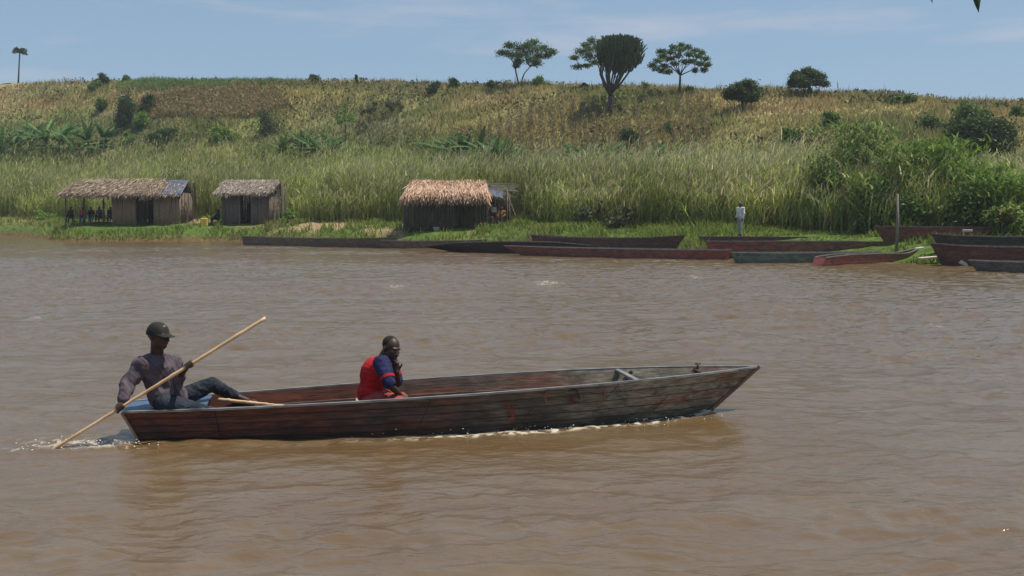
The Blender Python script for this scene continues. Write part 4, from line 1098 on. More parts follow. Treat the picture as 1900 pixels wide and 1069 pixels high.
def main_boat():
    t = thing('wooden_boat', BS, 'long weathered plank boat gliding across the river with two men aboard', 'boat', rz=BANG)
    m = paint_wood('weathered_boat_paint', [(0.0, (0.13, 0.038, 0.020)), (0.28, (0.11, 0.036, 0.022)), (0.42, (0.10, 0.06, 0.045)), (0.6, (0.145, 0.12, 0.09)), (0.78, (0.26, 0.235, 0.18)), (1.0, (0.23, 0.195, 0.15))],
                   blotch=(0.20, 0.055, 0.025), bamount=.55)
    # colour darkens towards the bottom of the hull: noisy ramp on height
    nt = m.node_tree; n, l = nt.nodes, nt.links
    b = n['Principled BSDF']; src = b.inputs['Base Color'].links[0].from_socket
    tc_ = n.new('ShaderNodeTexCoord'); s = n.new('ShaderNodeSeparateXYZ'); l.new(tc_.outputs['Object'], s.inputs[0])
    z = n.new('ShaderNodeTexNoise'); z.inputs['Scale'].default_value = 2.5; z.inputs['Detail'].default_value = 5; l.new(tc_.outputs['Object'], z.inputs[0])
    a = n.new('ShaderNodeMath'); a.operation = 'MULTIPLY_ADD'; a.inputs[1].default_value = .30; l.new(z.outputs['Fac'], a.inputs[0]); l.new(s.outputs['Z'], a.inputs[2])
    rr = n.new('ShaderNodeValToRGB'); rr.color_ramp.elements[0].position = .17; rr.color_ramp.elements[0].color = (.38, .42, .45, 1); rr.color_ramp.elements[1].position = .34; rr.color_ramp.elements[1].color = (1, 1, 1, 1); l.new(a.outputs[0], rr.inputs[0])
    mm = n.new('ShaderNodeMix'); mm.data_type = 'RGBA'; mm.blend_type = 'MULTIPLY'; mm.inputs[0].default_value = 1; l.new(src, mm.inputs[6]); l.new(rr.outputs[0], mm.inputs[7]); l.new(mm.outputs[2], b.inputs['Base Color'])
    hull_mesh(MH, 'hull', m, t, 0.05, N=64)
    for s_ in (-1, 1): rail(MH, s_, 'gunwale', RAILM, t, t0=0.0, t1=1.0, N=64, w=.034, h=.016)
    inner = paint_wood('dark_boat_inside', [(0, (0.07, 0.03, 0.022)), (.5, (0.06, 0.035, 0.03)), (1, (0.035, 0.03, 0.03))], blotch=(.14, .05, .03), bamount=.4)
    # floor boards
    mb = MB()
    for k in range(5):
        T = np.linspace(.05, .86, 20); vs, fs = [], []
        for tt in T:
            p = MH.pt(tt, .35, 1); hw = max(p.y - .06, .02); y0 = lerp(-hw, hw, k / 5) + .006; y1 = lerp(-hw, hw, (k + 1) / 5) - .006
            vs += [(p.x, y0, .055), (p.x, y1, .055), (p.x, y1, .072), (p.x, y0, .072)]
        for j in range(len(T) - 1):
            for q in range(4): a_ = 4 * j + q; b_ = 4 * j + (q + 1) % 4; fs.append((a_, b_, b_ + 4, a_ + 4))
        fs += [(3, 2, 1, 0), tuple(4 * (len(T) - 1) + q for q in range(4))]
        mb.add(vs, fs)
    mb.build('floor_boards', inner, t)
    # ribs
    for tt in (.16, .80):
        mb = MB()
        for sd in (-1, 1):
            for h0, h1 in ((.42, .7), (.7, .96)):
                p, q = MH.pt(tt, h0, sd, .045), MH.pt(tt, h1, sd, .045); mb.beam(p, q, .035, .028)
        mb.beam(MH.pt(tt, .42, -1, .05) + Vector((0, 0, .0)), MH.pt(tt, .42, 1, .05), .035, .03)
        mb.build('rib', inner, t)
    # inside stringer that shows as a paler line
    for sd in (-1, 1):
        mb = MB(); T = np.linspace(.08, .93, 30)
        for a_, b_ in zip(T[:-1], T[1:]): mb.beam(MH.pt(a_, .66, sd, .04), MH.pt(b_, .66, sd, .04), .02, .03)
        mb.build('stringer', noisy('stringer_wood', (.10, .06, .045), (.2, .13, .1), 5, .6, .2) if sd < 0 else bpy.data.materials['stringer_wood'], t)
    # stern deck, faded blue
    blue = noisy('faded_blue_paint', (.035, .07, .14), (.075, .125, .21), 6, .5, .3, (1, 1, 1), spec=.4)
    T = np.linspace(0.0, .115, 8); vs, fs = [], []
    for tt in T:
        p = MH.pt(tt, 1.0, 1, .012); p.x -= .012 * (tt == 0); p.z += .012
        vs += [(p.x, -p.y, p.z - .006), (p.x, p.y, p.z - .006), (p.x, p.y, p.z - .028), (p.x, -p.y, p.z - .028)]
    for j in range(7):
        for q in range(4): a_ = 4 * j + q; b_ = 4 * j + (q + 1) % 4; fs.append((a_, b_, b_ + 4, a_ + 4))
    fs += [(3, 2, 1, 0), tuple(28 + q for q in range(4))]
    mb = MB(); mb.add(vs, fs); mb.build('stern_deck', blue, t)
    # transom edge trim, light bare wood
    mb = MB(); a_, b_ = MH.pt(0, 1, -1), MH.pt(0, 0.3, -1); mb.beam(a_ + Vector((-.008, -.006, 0)), b_ + Vector((-.008, -.006, 0)), .022, .022)
    mb.build('transom_trim', noisy('bare_wood_edge', (.22, .15, .09), (.36, .26, .16), 8, .6, .2), t)
    # bow deck and stem
    T = np.linspace(.90, .985, 6); vs, fs = [], []
    for tt in T:
        p = MH.pt(tt, .99, 1, .015); vs += [(p.x, -p.y, p.z - .012), (p.x, p.y, p.z - .012), (p.x, p.y, p.z - .035), (p.x, -p.y, p.z - .035)]
    for j in range(5):
        for q in range(4): a2 = 4 * j + q; b2 = 4 * j + (q + 1) % 4; fs.append((a2, b2, b2 + 4, a2 + 4))
    fs += [(3, 2, 1, 0), tuple(20 + q for q in range(4))]
    mb = MB(); mb.add(vs, fs); mb.build('bow_deck', inner, t)
    mb = MB(); a_, b_ = MH.pt(1, 1, 1), MH.pt(1, 0.0, 1); mb.beam(a_ + Vector((.01, 0, .01)), b_ + Vector((.01, 0, 0)), .04, .035)
    mb.build('stem', noisy('stem_wood', (.12, .07, .045), (.2, .12, .08), 6, .6, .3), t)
    # thwarts
    p = MH.pt(.775, 1, 1); mb = MB(); y = p.y - .02; mb.box((p.x, 0, p.z - .012), (.055, 2 * y, .03)); mb.build('thwart', RAILM, t, bevel=.004)
    p = MH.pt(.40, 1, 1)
    tx = boat_local(*W(680, 745, 10.42).xy)[0]
    mb = MB(); mb.box((tx, 0, .195), (.20, .94, .025)); mb.build('seat', noisy('pale_plank', (.28, .2, .15), (.45, .35, .27), 6, .6, .2, (6, 1, 6)), t, bevel=.004)
    # mooring post at the bow
    bx = MH.pt(.905, 1, 1); mb = MB(); mb.tube([(bx.x, bx.y - .03, bx.z - .05), (bx.x, bx.y - .03, bx.z + .055)], .012, 8); mb.tube([(bx.x - .03, bx.y - .03, bx.z + .045), (bx.x + .03, bx.y - .03, bx.z + .045)], .008, 8)
    mb.build('mooring_post', noisy('rusty_iron', (.05, .04, .035), (.12, .08, .06), 10, .5, .2, metal=.5), t, smooth=True)
    # caulk seams where planks butt end to end
    seam_lap = noisy('seam_and_lap_shade', (.02, .015, .013), (.035, .025, .02), 10, .8, 0)
    for tt, h0, h1 in ((.13, .35, 1), (.445, .0, 1), (.30, .0, .5), (.62, .34, .66), (.74, .66, 1), (.86, .35, .65)):
        mb = MB(); hs = np.linspace(h0 + .02, h1 - .02, 7)
        for a_, b_ in zip(hs[:-1], hs[1:]):
            mb.beam(MH.pt(tt, a_, -1, -.0108), MH.pt(tt, b_, -1, -.0108), .006, .004)
        mb.build('plank_seam', seam_lap, t)
    for sd in (-1, 1):  # dark strips along the strake laps, standing in for shading the steps lack
        for k in range(1, 6):
            mb = MB(); T = np.linspace(0.003, .993, 50); h = 1 - k / 6
            for a_, b_ in zip(T[:-1], T[1:]): mb.beam(MH.pt(a_, h, sd, -.0185), MH.pt(b_, h, sd, -.0182), .003, .004)
            mb.build('lap_shade_line', seam_lap, t)
    # painted marks: strokes laid on the near side; (x metres along, h)
    def stroke(pts, w, name, m, taper=False):
        vs, fs = [], []
        P = []
        for i in range(len(pts) - 1):
            for k in range(6): P.append(Vector(pts[i]).lerp(Vector(pts[i + 1]), k / 6))
        P.append(Vector(pts[-1]))
        def on(x, h):
            t_ = 0.5
            for _ in range(12): t_ = t_ - (MH.pt(t_, h, -1).x - x) / 5.9
            q = MH.pt(min(max(t_, 0), 1), min(max(h, 0), 1), -1, -.0195); return q
        for i, p in enumerate(P):
            d = (P[min(i + 1, len(P) - 1)] - P[max(i - 1, 0)]); d = Vector((d.x, d.y * .5)).normalized() if d.length else Vector((1, 0))
            nx, ny = -d.y, d.x; ww = w * (0.6 + .5 * mnoise.noise(Vector((p.x * 30, p.y * 20, 1)))) + w * .35
            vs += [on(p.x + nx * ww, p.y + ny * ww * 2.4), on(p.x - nx * ww, p.y - ny * ww * 2.4)]
        for i in range(len(P) - 1): fs.append((2 * i, 2 * i + 1, 2 * i + 3, 2 * i + 2))
        mb = MB(); mb.add(vs, fs); return mb.build(name, m, t)
    red = noisy('dark_red_paint', (.14, .022, .014), (.22, .05, .03), 12, .55, .2, lo=.3, hi=.7)
    faded = noisy('faded_orange_paint', (.15, .085, .06), (.22, .11, .075), 14, .6, .2, lo=.3, hi=.7)
    def xh(px, py):      # photo point -> boat x and height fraction on the near side
        best = None
        for tt in np.linspace(.3, 1, 141):
            for h in np.linspace(0, 1, 41):
                w = boatW(*MH.pt(tt, h, -1)); dep = w.y * CP - (w.z - H) * SP; up = w.y * SP + (w.z - H) * CP
                e = (950 + F * w.x / dep - px) ** 2 + (534.5 - F * up / dep - py) ** 2
                if best is None or e < best[0]: best = (e, MH.pt(tt, h, -1).x, h)
        return best[1], best[2]
    stroke([xh(*p) for p in ((937, 741), (940, 748), (946, 757), (951, 765), (951, 776), (943, 778))], .012, 'painted_mark', red)
    stroke([xh(*p) for p in ((953, 756), (952, 766), (947, 774))], .007, 'painted_mark', red)
    stroke([xh(*p) for p in ((1052, 733), (1053, 740), (1055, 748))], .007, 'painted_letter', red)
    stroke([xh(*p) for p in ((1056, 726), (1063, 722), (1069, 724), (1070, 731), (1064, 736), (1058, 738), (1062, 744), (1066, 748))], .0055, 'painted_letter', seam_lap)
    stroke([xh(*p) for p in ((1061, 734), (1059, 744), (1062, 749), (1066, 745))], .005, 'painted_letter', red)
    stroke([xh(*p) for p in ((1008, 736), (1014, 728), (1018, 734), (1012, 742), (1013, 750))], .010, 'faded_letter', faded)
    stroke([xh(*p) for p in ((1076, 731), (1078, 738), (1076, 746))], .010, 'faded_letter', faded)
    stroke([xh(*p) for p in ((1102, 726), (1112, 722), (1122, 721), (1123, 732), (1121, 744))], .011, 'faded_letter', faded)
    stroke([xh(*p) for p in ((1112, 733), (1116, 744), (1118, 754))], .008, 'faded_letter', faded)
    stroke([xh(*p) for p in ((1213, 733), (1219, 730), (1224, 733))], .012, 'faded_letter', faded)
    stroke([xh(*p) for p in ((1330, 706), (1332, 700))], .010, 'faded_letter', faded)
    return t
main_boat()

# ================================================================== PEOPLE
SKIN = noisy('dark_skin', (.038, .020, .014), (.062, .034, .024), 9, .52, .15, spec=.35, dist=.002)
PALM = noisy('palm_skin', (.16, .085, .06), (.22, .12, .085), 9, .5, .1)
HAIR = noisy('black_hair', (.008, .007, .006), (.02, .017, .015), 60, .85, .6)
EYEW = noisy('eye_white', (.20, .17, .14), (.24, .2, .17), 3, .3, 0)
EYED = noisy('eye_dark', (.01, .008, .006), (.015, .01, .008), 3, .2, 0)
LIP = noisy('lip_skin', (.075, .035, .03), (.10, .045, .04), 9, .4, 0)

def head_solids(mb, c, f, up, sc=1.0):
    f = Vector(f).normalized(); up = Vector(up); up = (up - f * up.dot(f)).normalized(); s = f.cross(up)
    R = Matrix((s, f, up)).transposed()                       # local x side, y forward, z up
    def e(p, r): mb.ell(c + R @ (Vector(p) * sc), [q * sc for q in r], R)
    e((0, -.012, .022), (.074, .094, .086)); e((0, .030, -.030), (.060, .066, .078)); e((0, .048, -.085), (.038, .036, .030))
    e((0, .010, -.065), (.054, .060, .045)); e((0, .078, .018), (.050, .018, .014))
    mb.capsule(c + R @ (Vector((0, .090, .004)) * sc), c + R @ (Vector((0, .108, -.034)) * sc), .010 * sc, .016 * sc, 10)
    e((.014, .098, -.038), (.010, .011, .009)); e((-.014, .098, -.038), (.010, .011, .009))
    e((0, .086, -.064), (.026, .016, .011)); e((.034, .066, -.022), (.020, .018, .016)); e((-.034, .066, -.022), (.020, .018, .016))
    for sd in (-1, 1):
        mb.ell(c + R @ (Vector((sd * .076, -.004, -.012)) * sc), (.008 * sc, .018 * sc, .030 * sc), R)
    return R
def paint_head(o, c, R, sc):
    """material per face for eyes and lips, on the continuous body skin"""
    me = o.data; Ri = R.inverted()
    for p in me.polygons:
        q = (Ri @ (p.center - c)) / sc
        if q.y > .055:
            for sd in (-1, 1):
                ex, ez = q.x - sd * .030, q.z + .002
                if (ex / .014) ** 2 + (ez / .0075) ** 2 < 1: p.material_index = 3 if ex * ex + ez * ez < .0062 ** 2 else 2
            if abs(q.x) < .024 and -.073 < q.z < -.056 and q.y > .07: p.material_index = 4
def finger(mb, pts, r0, r1):
    n = len(pts) - 1
    for i in range(n): mb.capsule(pts[i], pts[i + 1], lerp(r0, r1, i / n), lerp(r0, r1, (i + 1) / n), 8)
def grip_hand(mb, wrist, centre, axis, prad, out):
    """hand closed round a pole: centre on the pole axis, out = direction from pole towards the palm's back"""
    axis = Vector(axis).normalized(); o = Vector(out); o = (o - axis * o.dot(axis)).normalized(); w = axis.cross(o)
    pr = prad + .010
    pc = centre + o * (prad + .016)
    mb.capsule(wrist, pc, .023, .030, 12, sq=(.75, 1.1), side=o)
    mb.ell(pc, (.042, .036, .017), Matrix((axis, w, o)).transposed())
    for i, (off, L) in enumerate(((-.032, .95), (-.011, 1.05), (.010, 1.0), (.030, .82))):
        pts = []
        for k in range(6):
            a = math.radians(20 + 215 * L * k / 5); rr = pr * (1 + .25 * (1 - k / 5) * .6)
            pts.append(centre + axis * off + o * (math.cos(a) * rr) + w * (math.sin(a) * rr))
        finger(mb, pts, .0095, .0075)
    pts = []
    for k in range(5):
        a = math.radians(-15 - 150 * k / 4); pts.append(centre + axis * (-.036 - .004 * k) + o * (math.cos(a) * (pr + .003)) + w * (math.sin(a) * (pr + .003)))
    finger(mb, pts, .011, .0085)
def open_hand(mb, wrist, direction, normal, sc=1.0, curl=.5, thumb=1):
    """relaxed hand: palm + four unequal curled fingers + thumb from the palm's side"""
    d = Vector(direction).normalized(); nrm = Vector(normal); nrm = (nrm - d * nrm.dot(d)).normalized(); s = d.cross(nrm)
    R = Matrix((s, d, nrm)).transposed(); wrist = Vector(wrist)
    mb.capsule(wrist, wrist + d * .03 * sc, .023 * sc, .026 * sc, 12, sq=(1.1, .7), side=s)
    mb.ell(wrist + d * .052 * sc, (.040 * sc, .046 * sc, .015 * sc), R)
    for off, L in ((-.029, .066), (-.010, .078), (.010, .074), (.028, .058)):
        p = wrist + d * .086 * sc + s * off * sc; a = 0; pts = [p]
        for k, seg in enumerate((.45, .32, .23)):
            a += curl * (0.7 + .25 * k); v = d * math.cos(a) - nrm * math.sin(a); p = p + v * L * seg * sc; pts.append(p)
        finger(mb, pts, .0092 * sc, .0072 * sc)
    p = wrist + d * .030 * sc + s * thumb * -.034 * sc; v = (d * .72 - s * thumb * .62 - nrm * .3).normalized()
    finger(mb, [p, p + v * .030 * sc, p + (v + d * .3).normalized() * .056 * sc - nrm * .006 * sc], .0115 * sc, .0085 * sc)
def foot(mb, ankle, toe_dir, up=(0, 0, 1), sc=1.0):
    d = Vector(toe_dir).normalized(); u = Vector(up); u = (u - d * u.dot(d)).normalized()
    a = Vector(ankle); s = d.cross(u)
    mb.capsule(a - d * .035 * sc - u * .045 * sc, a + d * .09 * sc - u * .055 * sc, .034 * sc, .030 * sc, 12, sq=(1, .8))
    mb.capsule(a, a + d * .09 * sc - u * .045 * sc, .036 * sc, .028 * sc, 12)
    mb.ell(a + d * .135 * sc - u * .064 * sc, (.045 * sc, .05 * sc, .018 * sc), Matrix((s, d, u)).transposed())
    for k, L in enumerate((.036, .030, .027, .024, .02)):
        p = a + d * .168 * sc - u * .068 * sc + s * (.034 - .0165 * k) * sc - d * .004 * k * sc; mb.capsule(p, p + d * L * sc * .6, .0115 * sc - .001 * k, .009 * sc, 8)

def torso_solids(mb, pelvis, chest, neck, sR, sL, fat=0.0, fwd=None):
    side = (Vector(sL) - Vector(sR)).normalized(); g = fat
    up = (Vector(neck) - Vector(pelvis)).normalized(); f = side.cross(up).normalized(); R = Matrix((side, f, up)).transposed()
    mb.ell(pelvis, (.155 + g, .115 + g, .105 + g), R)
    belly = Vector(pelvis).lerp(chest, .5); mb.ell(belly, (.138 + g, .105 + g, .14 + g), R)
    mb.ell(chest, (.158 + g, .112 + g, .155 + g), R)
    up2 = Vector(chest).lerp(neck, .5); mb.ell(up2, (.145 + g, .09 + g, .09 + g), R)
    mb.capsule(sR, sL, .052 + g, .052 + g, 14); mb.capsule(sR, chest, .056 + g, .08 + g, 14); mb.capsule(sL, chest, .056 + g, .08 + g, 14)
    for s_ in (sR, sL): mb.capsule(Vector(neck) - up * .01, s_, .042 + g, .045 + g, 12)
    return R

def man_with_pole(pole_a, pole_b):
    V = Vector
    pelvis, chest, neck, head = W(312, 737, 9.86), W(296, 690, 9.84), W(291, 662, 9.82), W(294, 622, 9.77)
    sR, sL = W(264, 680, 9.71), W(320, 676, 9.96)
    eR, eL = W(237, 712, 9.62), W(325, 712, 9.86)
    def on_pole(px):
        lo, hi = 0., 1.
        for _ in range(40):
            m_ = (lo + hi) / 2; p = pole_a.lerp(pole_b, m_); q = 950 + F * p.x / (p.y * CP - (p.z - H) * SP)
            if q < px: lo = m_
            else: hi = m_
        return pole_a.lerp(pole_b, lo)
    gR, gL = on_pole(224), on_pole(352)
    wR, wL = gR + V((0.005, .055, .055)), gL + V((-.045, .055, -.022))
    hR, hL = W(305, 748, 9.72), W(326, 744, 9.95); kR, kL = W(386, 768, 9.80), W(392, 713, 10.12)
    aR, aL = W(452, 783, 9.92), W(440, 737, 10.43)
    pole_ax = pole_b - pole_a
    body = MB(); torso_solids(body, pelvis, chest, neck, sR, sL)
    body.capsule(neck, head + V((-.01, .0, -.02)), .064, .058, 16)
    R = head_solids(body, head, (.88, -.46, -.04), (.05, 0, 1), 1.15)
    for (a, b, c) in ((sR, eR, wR), (sL, eL, wL)):
        body.capsule(a, b, .050, .038, 14); body.capsule(b, c, .040, .025, 14)
    grip_hand(body, wR, gR, pole_ax, .0165, (wR - gR)); grip_hand(body, wL, gL, pole_ax, .0165, (wL - gL))
    for (h, k, a) in ((hR, kR, aR), (hL, kL, aL)):
        body.capsule(h, k, .082, .055, 16); body.capsule(k, a, .055, .034, 16)
    foot(body, aL + V((.01, 0, -.0)), (.92, .15, .05), (0, -.25, 1)); foot(body, aR, (1, .1, 0.0))
    root = body.melt('person', [SKIN, PALM, EYEW, EYED, LIP], None, .006, 3)
    paint_head(root, head, R, 1.15)
    tag(root, 'man in dark cap and purple grey shirt sitting on the stern working a long pole', 'person')
    # trousers
    jeans = noisy('dark_denim', (.014, .018, .024), (.034, .042, .054), 7, .85, .5, dist=.004, spec=.15)
    mb = MB(); mb.ell(pelvis, (.172, .135, .11), R); mb.capsule(hR, hL, .10, .10)
    for (h, k, a) in ((hR, kR, aR), (hL, kL, aL)):
        e = k.lerp(a, .86); mb.capsule(h, k, .102, .072, 16); mb.capsule(k, e, .072, .052, 16)
    mb.melt('trousers', jeans, root, .007, 4, (.006, 16, (1, 1, 1)))
    # shirt
    sh, n, l, b = _base('plaid_shirt_cloth')
    t_ = n.new('ShaderNodeTexCoord'); nz_ = n.new('ShaderNodeTexNoise'); nz_.inputs['Scale'].default_value = 9; nz_.inputs['Detail'].default_value = 5; l.new(t_.outputs['Object'], nz_.inputs[0])
    r_ = n.new('ShaderNodeValToRGB'); r_.color_ramp.elements[0].position = .35; r_.color_ramp.elements[0].color = (.050, .046, .056, 1); r_.color_ramp.elements[1].position = .68; r_.color_ramp.elements[1].color = (.105, .094, .108, 1)
    l.new(nz_.outputs['Fac'], r_.inputs[0])
    wv = n.new('ShaderNodeTexWave'); wv.inputs['Scale'].default_value = 9; wv.inputs['Distortion'].default_value = 1.5; wv.bands_direction = 'DIAGONAL'; l.new(t_.outputs['Object'], wv.inputs[0])
    wr = n.new('ShaderNodeValToRGB'); wr.color_ramp.elements[0].position = .72; wr.color_ramp.elements[0].color = (0, 0, 0, 1); wr.color_ramp.elements[1].position = .9; wr.color_ramp.elements[1].color = (.55, .55, .55, 1); l.new(wv.outputs['Fac'], wr.inputs[0])
    mm = n.new('ShaderNodeMix'); mm.data_type = 'RGBA'; mm.inputs[7].default_value = (.15, .075, .085, 1); l.new(wr.outputs[0], mm.inputs[0]); l.new(r_.outputs[0], mm.inputs[6]); l.new(mm.outputs[2], b.inputs['Base Color'])
    b.inputs['Roughness'].default_value = .9; b.inputs['Specular IOR Level'].default_value = .15
    mb = MB(); RT = torso_solids(mb, pelvis.lerp(chest, .12), chest, neck + V((0, 0, -.03)), sR, sL, .036)
    mb.ell(pelvis + V((0, 0, -.01)), (.192, .158, .125), RT)
    for (a, bb, c, cut) in ((sR, eR, wR, .90), (sL, eL, wL, .42)):
        e = bb.lerp(c, cut); mb.capsule(a, bb, .078, .066, 14); mb.capsule(bb, e, .066, .050, 14)
    mb.capsule(W(330, 705, 9.82), W(337, 738, 9.80), .05, .035, 12, sq=(.5, 1.2))       # loose hem flap
    shirt = mb.melt('shirt', sh, root, .007, 3, (.015, 9, (1.0, 1.0, .6)))
    # collar
    mb = MB(); cz = neck + V((0, 0, .0))
    pts = [cz + V((math.cos(a) * .074, math.sin(a) * .070, .012 * math.sin(a + 2.2))) for a in np.linspace(-.25, 5.3, 18)]
    mb.tube(pts, [.018] * 18, 8); mb.build('collar', sh, shirt, smooth=True)
    # placket
    f = RT @ V((0, 1, 0)); f = f if f.y < 0 else -f
    mb = MB(); q = [neck + f * .085 + V((0, 0, -.07)), chest + f * .150, chest.lerp(pelvis, .5) + f * .148, pelvis + f * .16 + V((0, 0, .03))]
    for a, bb in zip(q[:-1], q[1:]): mb.beam(a, bb, .02, .014)
    mb.build('button_band', sh, shirt)
    # cap
    capm = noisy('dark_cap_cloth', (.012, .0115, .010), (.026, .025, .021), 20, .8, .3); s_, f_, u_ = (R @ V((1, 0, 0)), R @ V((0, 1, 0)), R @ V((0, 0, 1)))
    mb = MB(); vs, fs = [], []; cc = head + u_ * .018 - f_ * .010
    for i in range(9):
        p = math.pi / 2 * i / 8
        for k in range(24):
            a = 2 * math.pi * k / 24; rr = math.cos(p) ** .8 if i < 8 else .001
            vs.append(cc + s_ * (.098 * rr * math.cos(a)) + f_ * (.120 * rr * math.sin(a)) + u_ * (-.012 + .120 * math.sin(p) + (.010 if math.sin(a) > .6 and i == 0 else 0)))
    for i in range(8):
        for k in range(24): a = i * 24 + k; b2 = i * 24 + (k + 1) % 24; fs.append((a, b2, b2 + 24, a + 24))
    mb.add(vs, fs); cap = mb.build('cap', capm, root, smooth=True)
    mb = MB(); vs, fs = [], []
    for k in range(13):
        a = math.radians(lerp(22, 158, k / 12)); co, si = math.cos(a), math.sin(a)
        p0 = cc + s_ * (.094 * co) + f_ * (.112 * si) + u_ * .004; p1 = cc + s_ * (.080 * co) + f_ * (.112 * si + .100 * max(0, si) ** .5) + u_ * (-.012 - .012 * abs(co))
        vs += [p0, p1, p1 - u_ * .006, p0 - u_ * .006]
    for k in range(12):
        for q2 in range(4): a = 4 * k + q2; b2 = 4 * k + (q2 + 1) % 4; fs.append((a, b2, b2 + 4, a + 4))
    fs += [(0, 3, 2, 1), (48, 49, 50, 51)]
    mb.add(vs, fs); mb.build('brim', capm, cap, smooth=False)
    mb = MB(); mb.ell(cc + f_ * .078 + u_ * .070, (.026, .014, .012), R); mb.build('cap_badge', noisy('tan_patch', (.20, .16, .08), (.3, .24, .13), 20, .8, 0), cap, smooth=True)
    return root

POLEM = noisy('pale_bamboo', (.46, .29, .15), (.66, .45, .26), 5, .5, .3, (1, 1, 1), spec=.4)
def pole(name, a, b, r0, r1, label, seed=1, nodes=7):
    rg = np.random.default_rng(seed); a, b = Vector(a), Vector(b); N = nodes * 6; pts, rad = [], []
    mb = MB()
    for i in range(N + 1):
        t = i / N; j = Vector((0, rg.normal(), rg.normal())) * .0015; pts.append(a.lerp(b, t) + j); rad.append(lerp(r0, r1, t) * (1.14 if i % 6 == 0 and 0 < i < N else 1.0))
    mb.tube(pts, rad, 10); o = mb.build(name, POLEM, None, smooth=True); return tag(o, label, 'pole')
PA, PB = TIP, W(493, 590, 9.75)
pole('punting_pole', PA, PB, .014, .017, 'long pale pole held in both hands by the man at the stern')
man_with_pole(PA, PB)
pole('spare_pole', W(404, 741, 10.16), W(556, 757, 9.965), .018, .014, 'short pale pole lying inside the boat by the seated feet', 3, 5)

def man_in_red():
    V = Vector
    pelvis, chest, neck, head = W(686, 730, 10.42), W(694, 693, 10.40), W(711, 667, 10.36), W(726, 646, 10.29)
    sR, sL = W(710, 678, 10.20), W(722, 673, 10.53)
    eR, wR = W(724, 716, 10.07), W(743, 733, 10.20)
    eL, wL = W(738, 712, 10.46), W(736, 690, 10.27)
    hR, hL = W(690, 742, 10.32), W(693, 738, 10.52); kR, kL = W(744, 749, 10.14), W(752, 744, 10.66)
    aR, aL = W(757, 785, 10.25), W(775, 775, 10.6)
    aR.z = aL.z = .15; f = (.68, -.70, -.24)
    body = MB(); torso_solids(body, pelvis, chest, neck, sR, sL, 0)
    body.capsule(neck, head + V((-.03, .02, -.03)), .064, .062, 16)
    R = head_solids(body, head, f, (.15, 0.02, 1), 1.07)
    for (a, b, c) in ((sR, eR, wR), (sL, eL, wL)): body.capsule(a, b, .050, .037, 14); body.capsule(b, c, .040, .025, 14)
    open_hand(body, wR, (.75, -.1, -.65), (.4, -.7, .6), 1, .45, -1)
    open_hand(body, wL, (-.12, -.10, 1), (-.2, .9, 0.2), 1, 1.15, 1)
    for (h, k, a) in ((hR, kR, aR), (hL, kL, aL)): body.capsule(h, k, .085, .056, 16); body.capsule(k, a, .055, .034, 16); foot(body, a, (1, -.1, 0))
    root = body.melt('person', [SKIN, PALM, EYEW, EYED, LIP], None, .006, 3); paint_head(root, head, R, 1.07)
    tag(root, 'hunched man in red and navy shirt sitting mid boat, hand at his chin', 'person')
    red = noisy('red_jersey', (.30, .010, .013), (.46, .018, .022), 6, .8, .6, spec=.2)
    navy = noisy('navy_sleeve', (.012, .014, .05), (.022, .026, .085), 6, .8, .3, spec=.2)
    mb = MB(); torso_solids(mb, pelvis + V((.02, 0, .0)), chest, neck + V((-.012, .008, -.018)), sR, sL, .024)
    mb.ell(pelvis.lerp(chest, .15), (.13, .15, .12))
    shirt = mb.melt('shirt', red, root, .007, 3, (.008, 9, (1, 1, 1.3)))
    for s_, e in ((sR, eR), (sL, eL)):
        d = (e - s_)
        mb = MB(); mb.capsule(s_ + d * -.08, s_.lerp(e, .84), .092, .066, 16); mb.melt('sleeve', navy, shirt, .007, 2, (.005, 14, (1, 1, 1)))
        q = mb = MB(); mb.tube([s_.lerp(e, .58), s_.lerp(e, .70)], [.0815, .0780], 18); mb.build('sleeve_band', red, shirt, smooth=False)
    mb = MB(); pts = [neck + V((-.012, .008, -.012)) + R @ V((math.cos(a) * .066, math.sin(a) * .064, 0)) for a in np.linspace(0, 6.1, 20)]; mb.tube(pts, [.013] * 20, 8)
    mb.build('collar', noisy('pale_collar', (.4, .38, .4), (.5, .48, .5), 9, .8, 0), shirt, smooth=True)
    sho = noisy('faded_red_shorts', (.20, .035, .035), (.33, .07, .06), 8, .85, .5)
    mb = MB(); mb.ell(pelvis + V((.02, 0, -.02)), (.15, .135, .09)); mb.capsule(hR, hL, .10, .10)
    for h, k in ((hR, kR), (hL, kL)): mb.capsule(h, h.lerp(k, .84), .104, .088, 16)
    mb.melt('shorts', sho, root, .007, 3, (.006, 14, (1, 1, 1)))
    # close-cropped hair
    mb = MB(); mb.ell(head + R @ V((0, -.026, .036)), (.080, .0925, .0835), R, 24, 16); mb.build('hair', HAIR, root, smooth=True)
    return root
man_in_red()

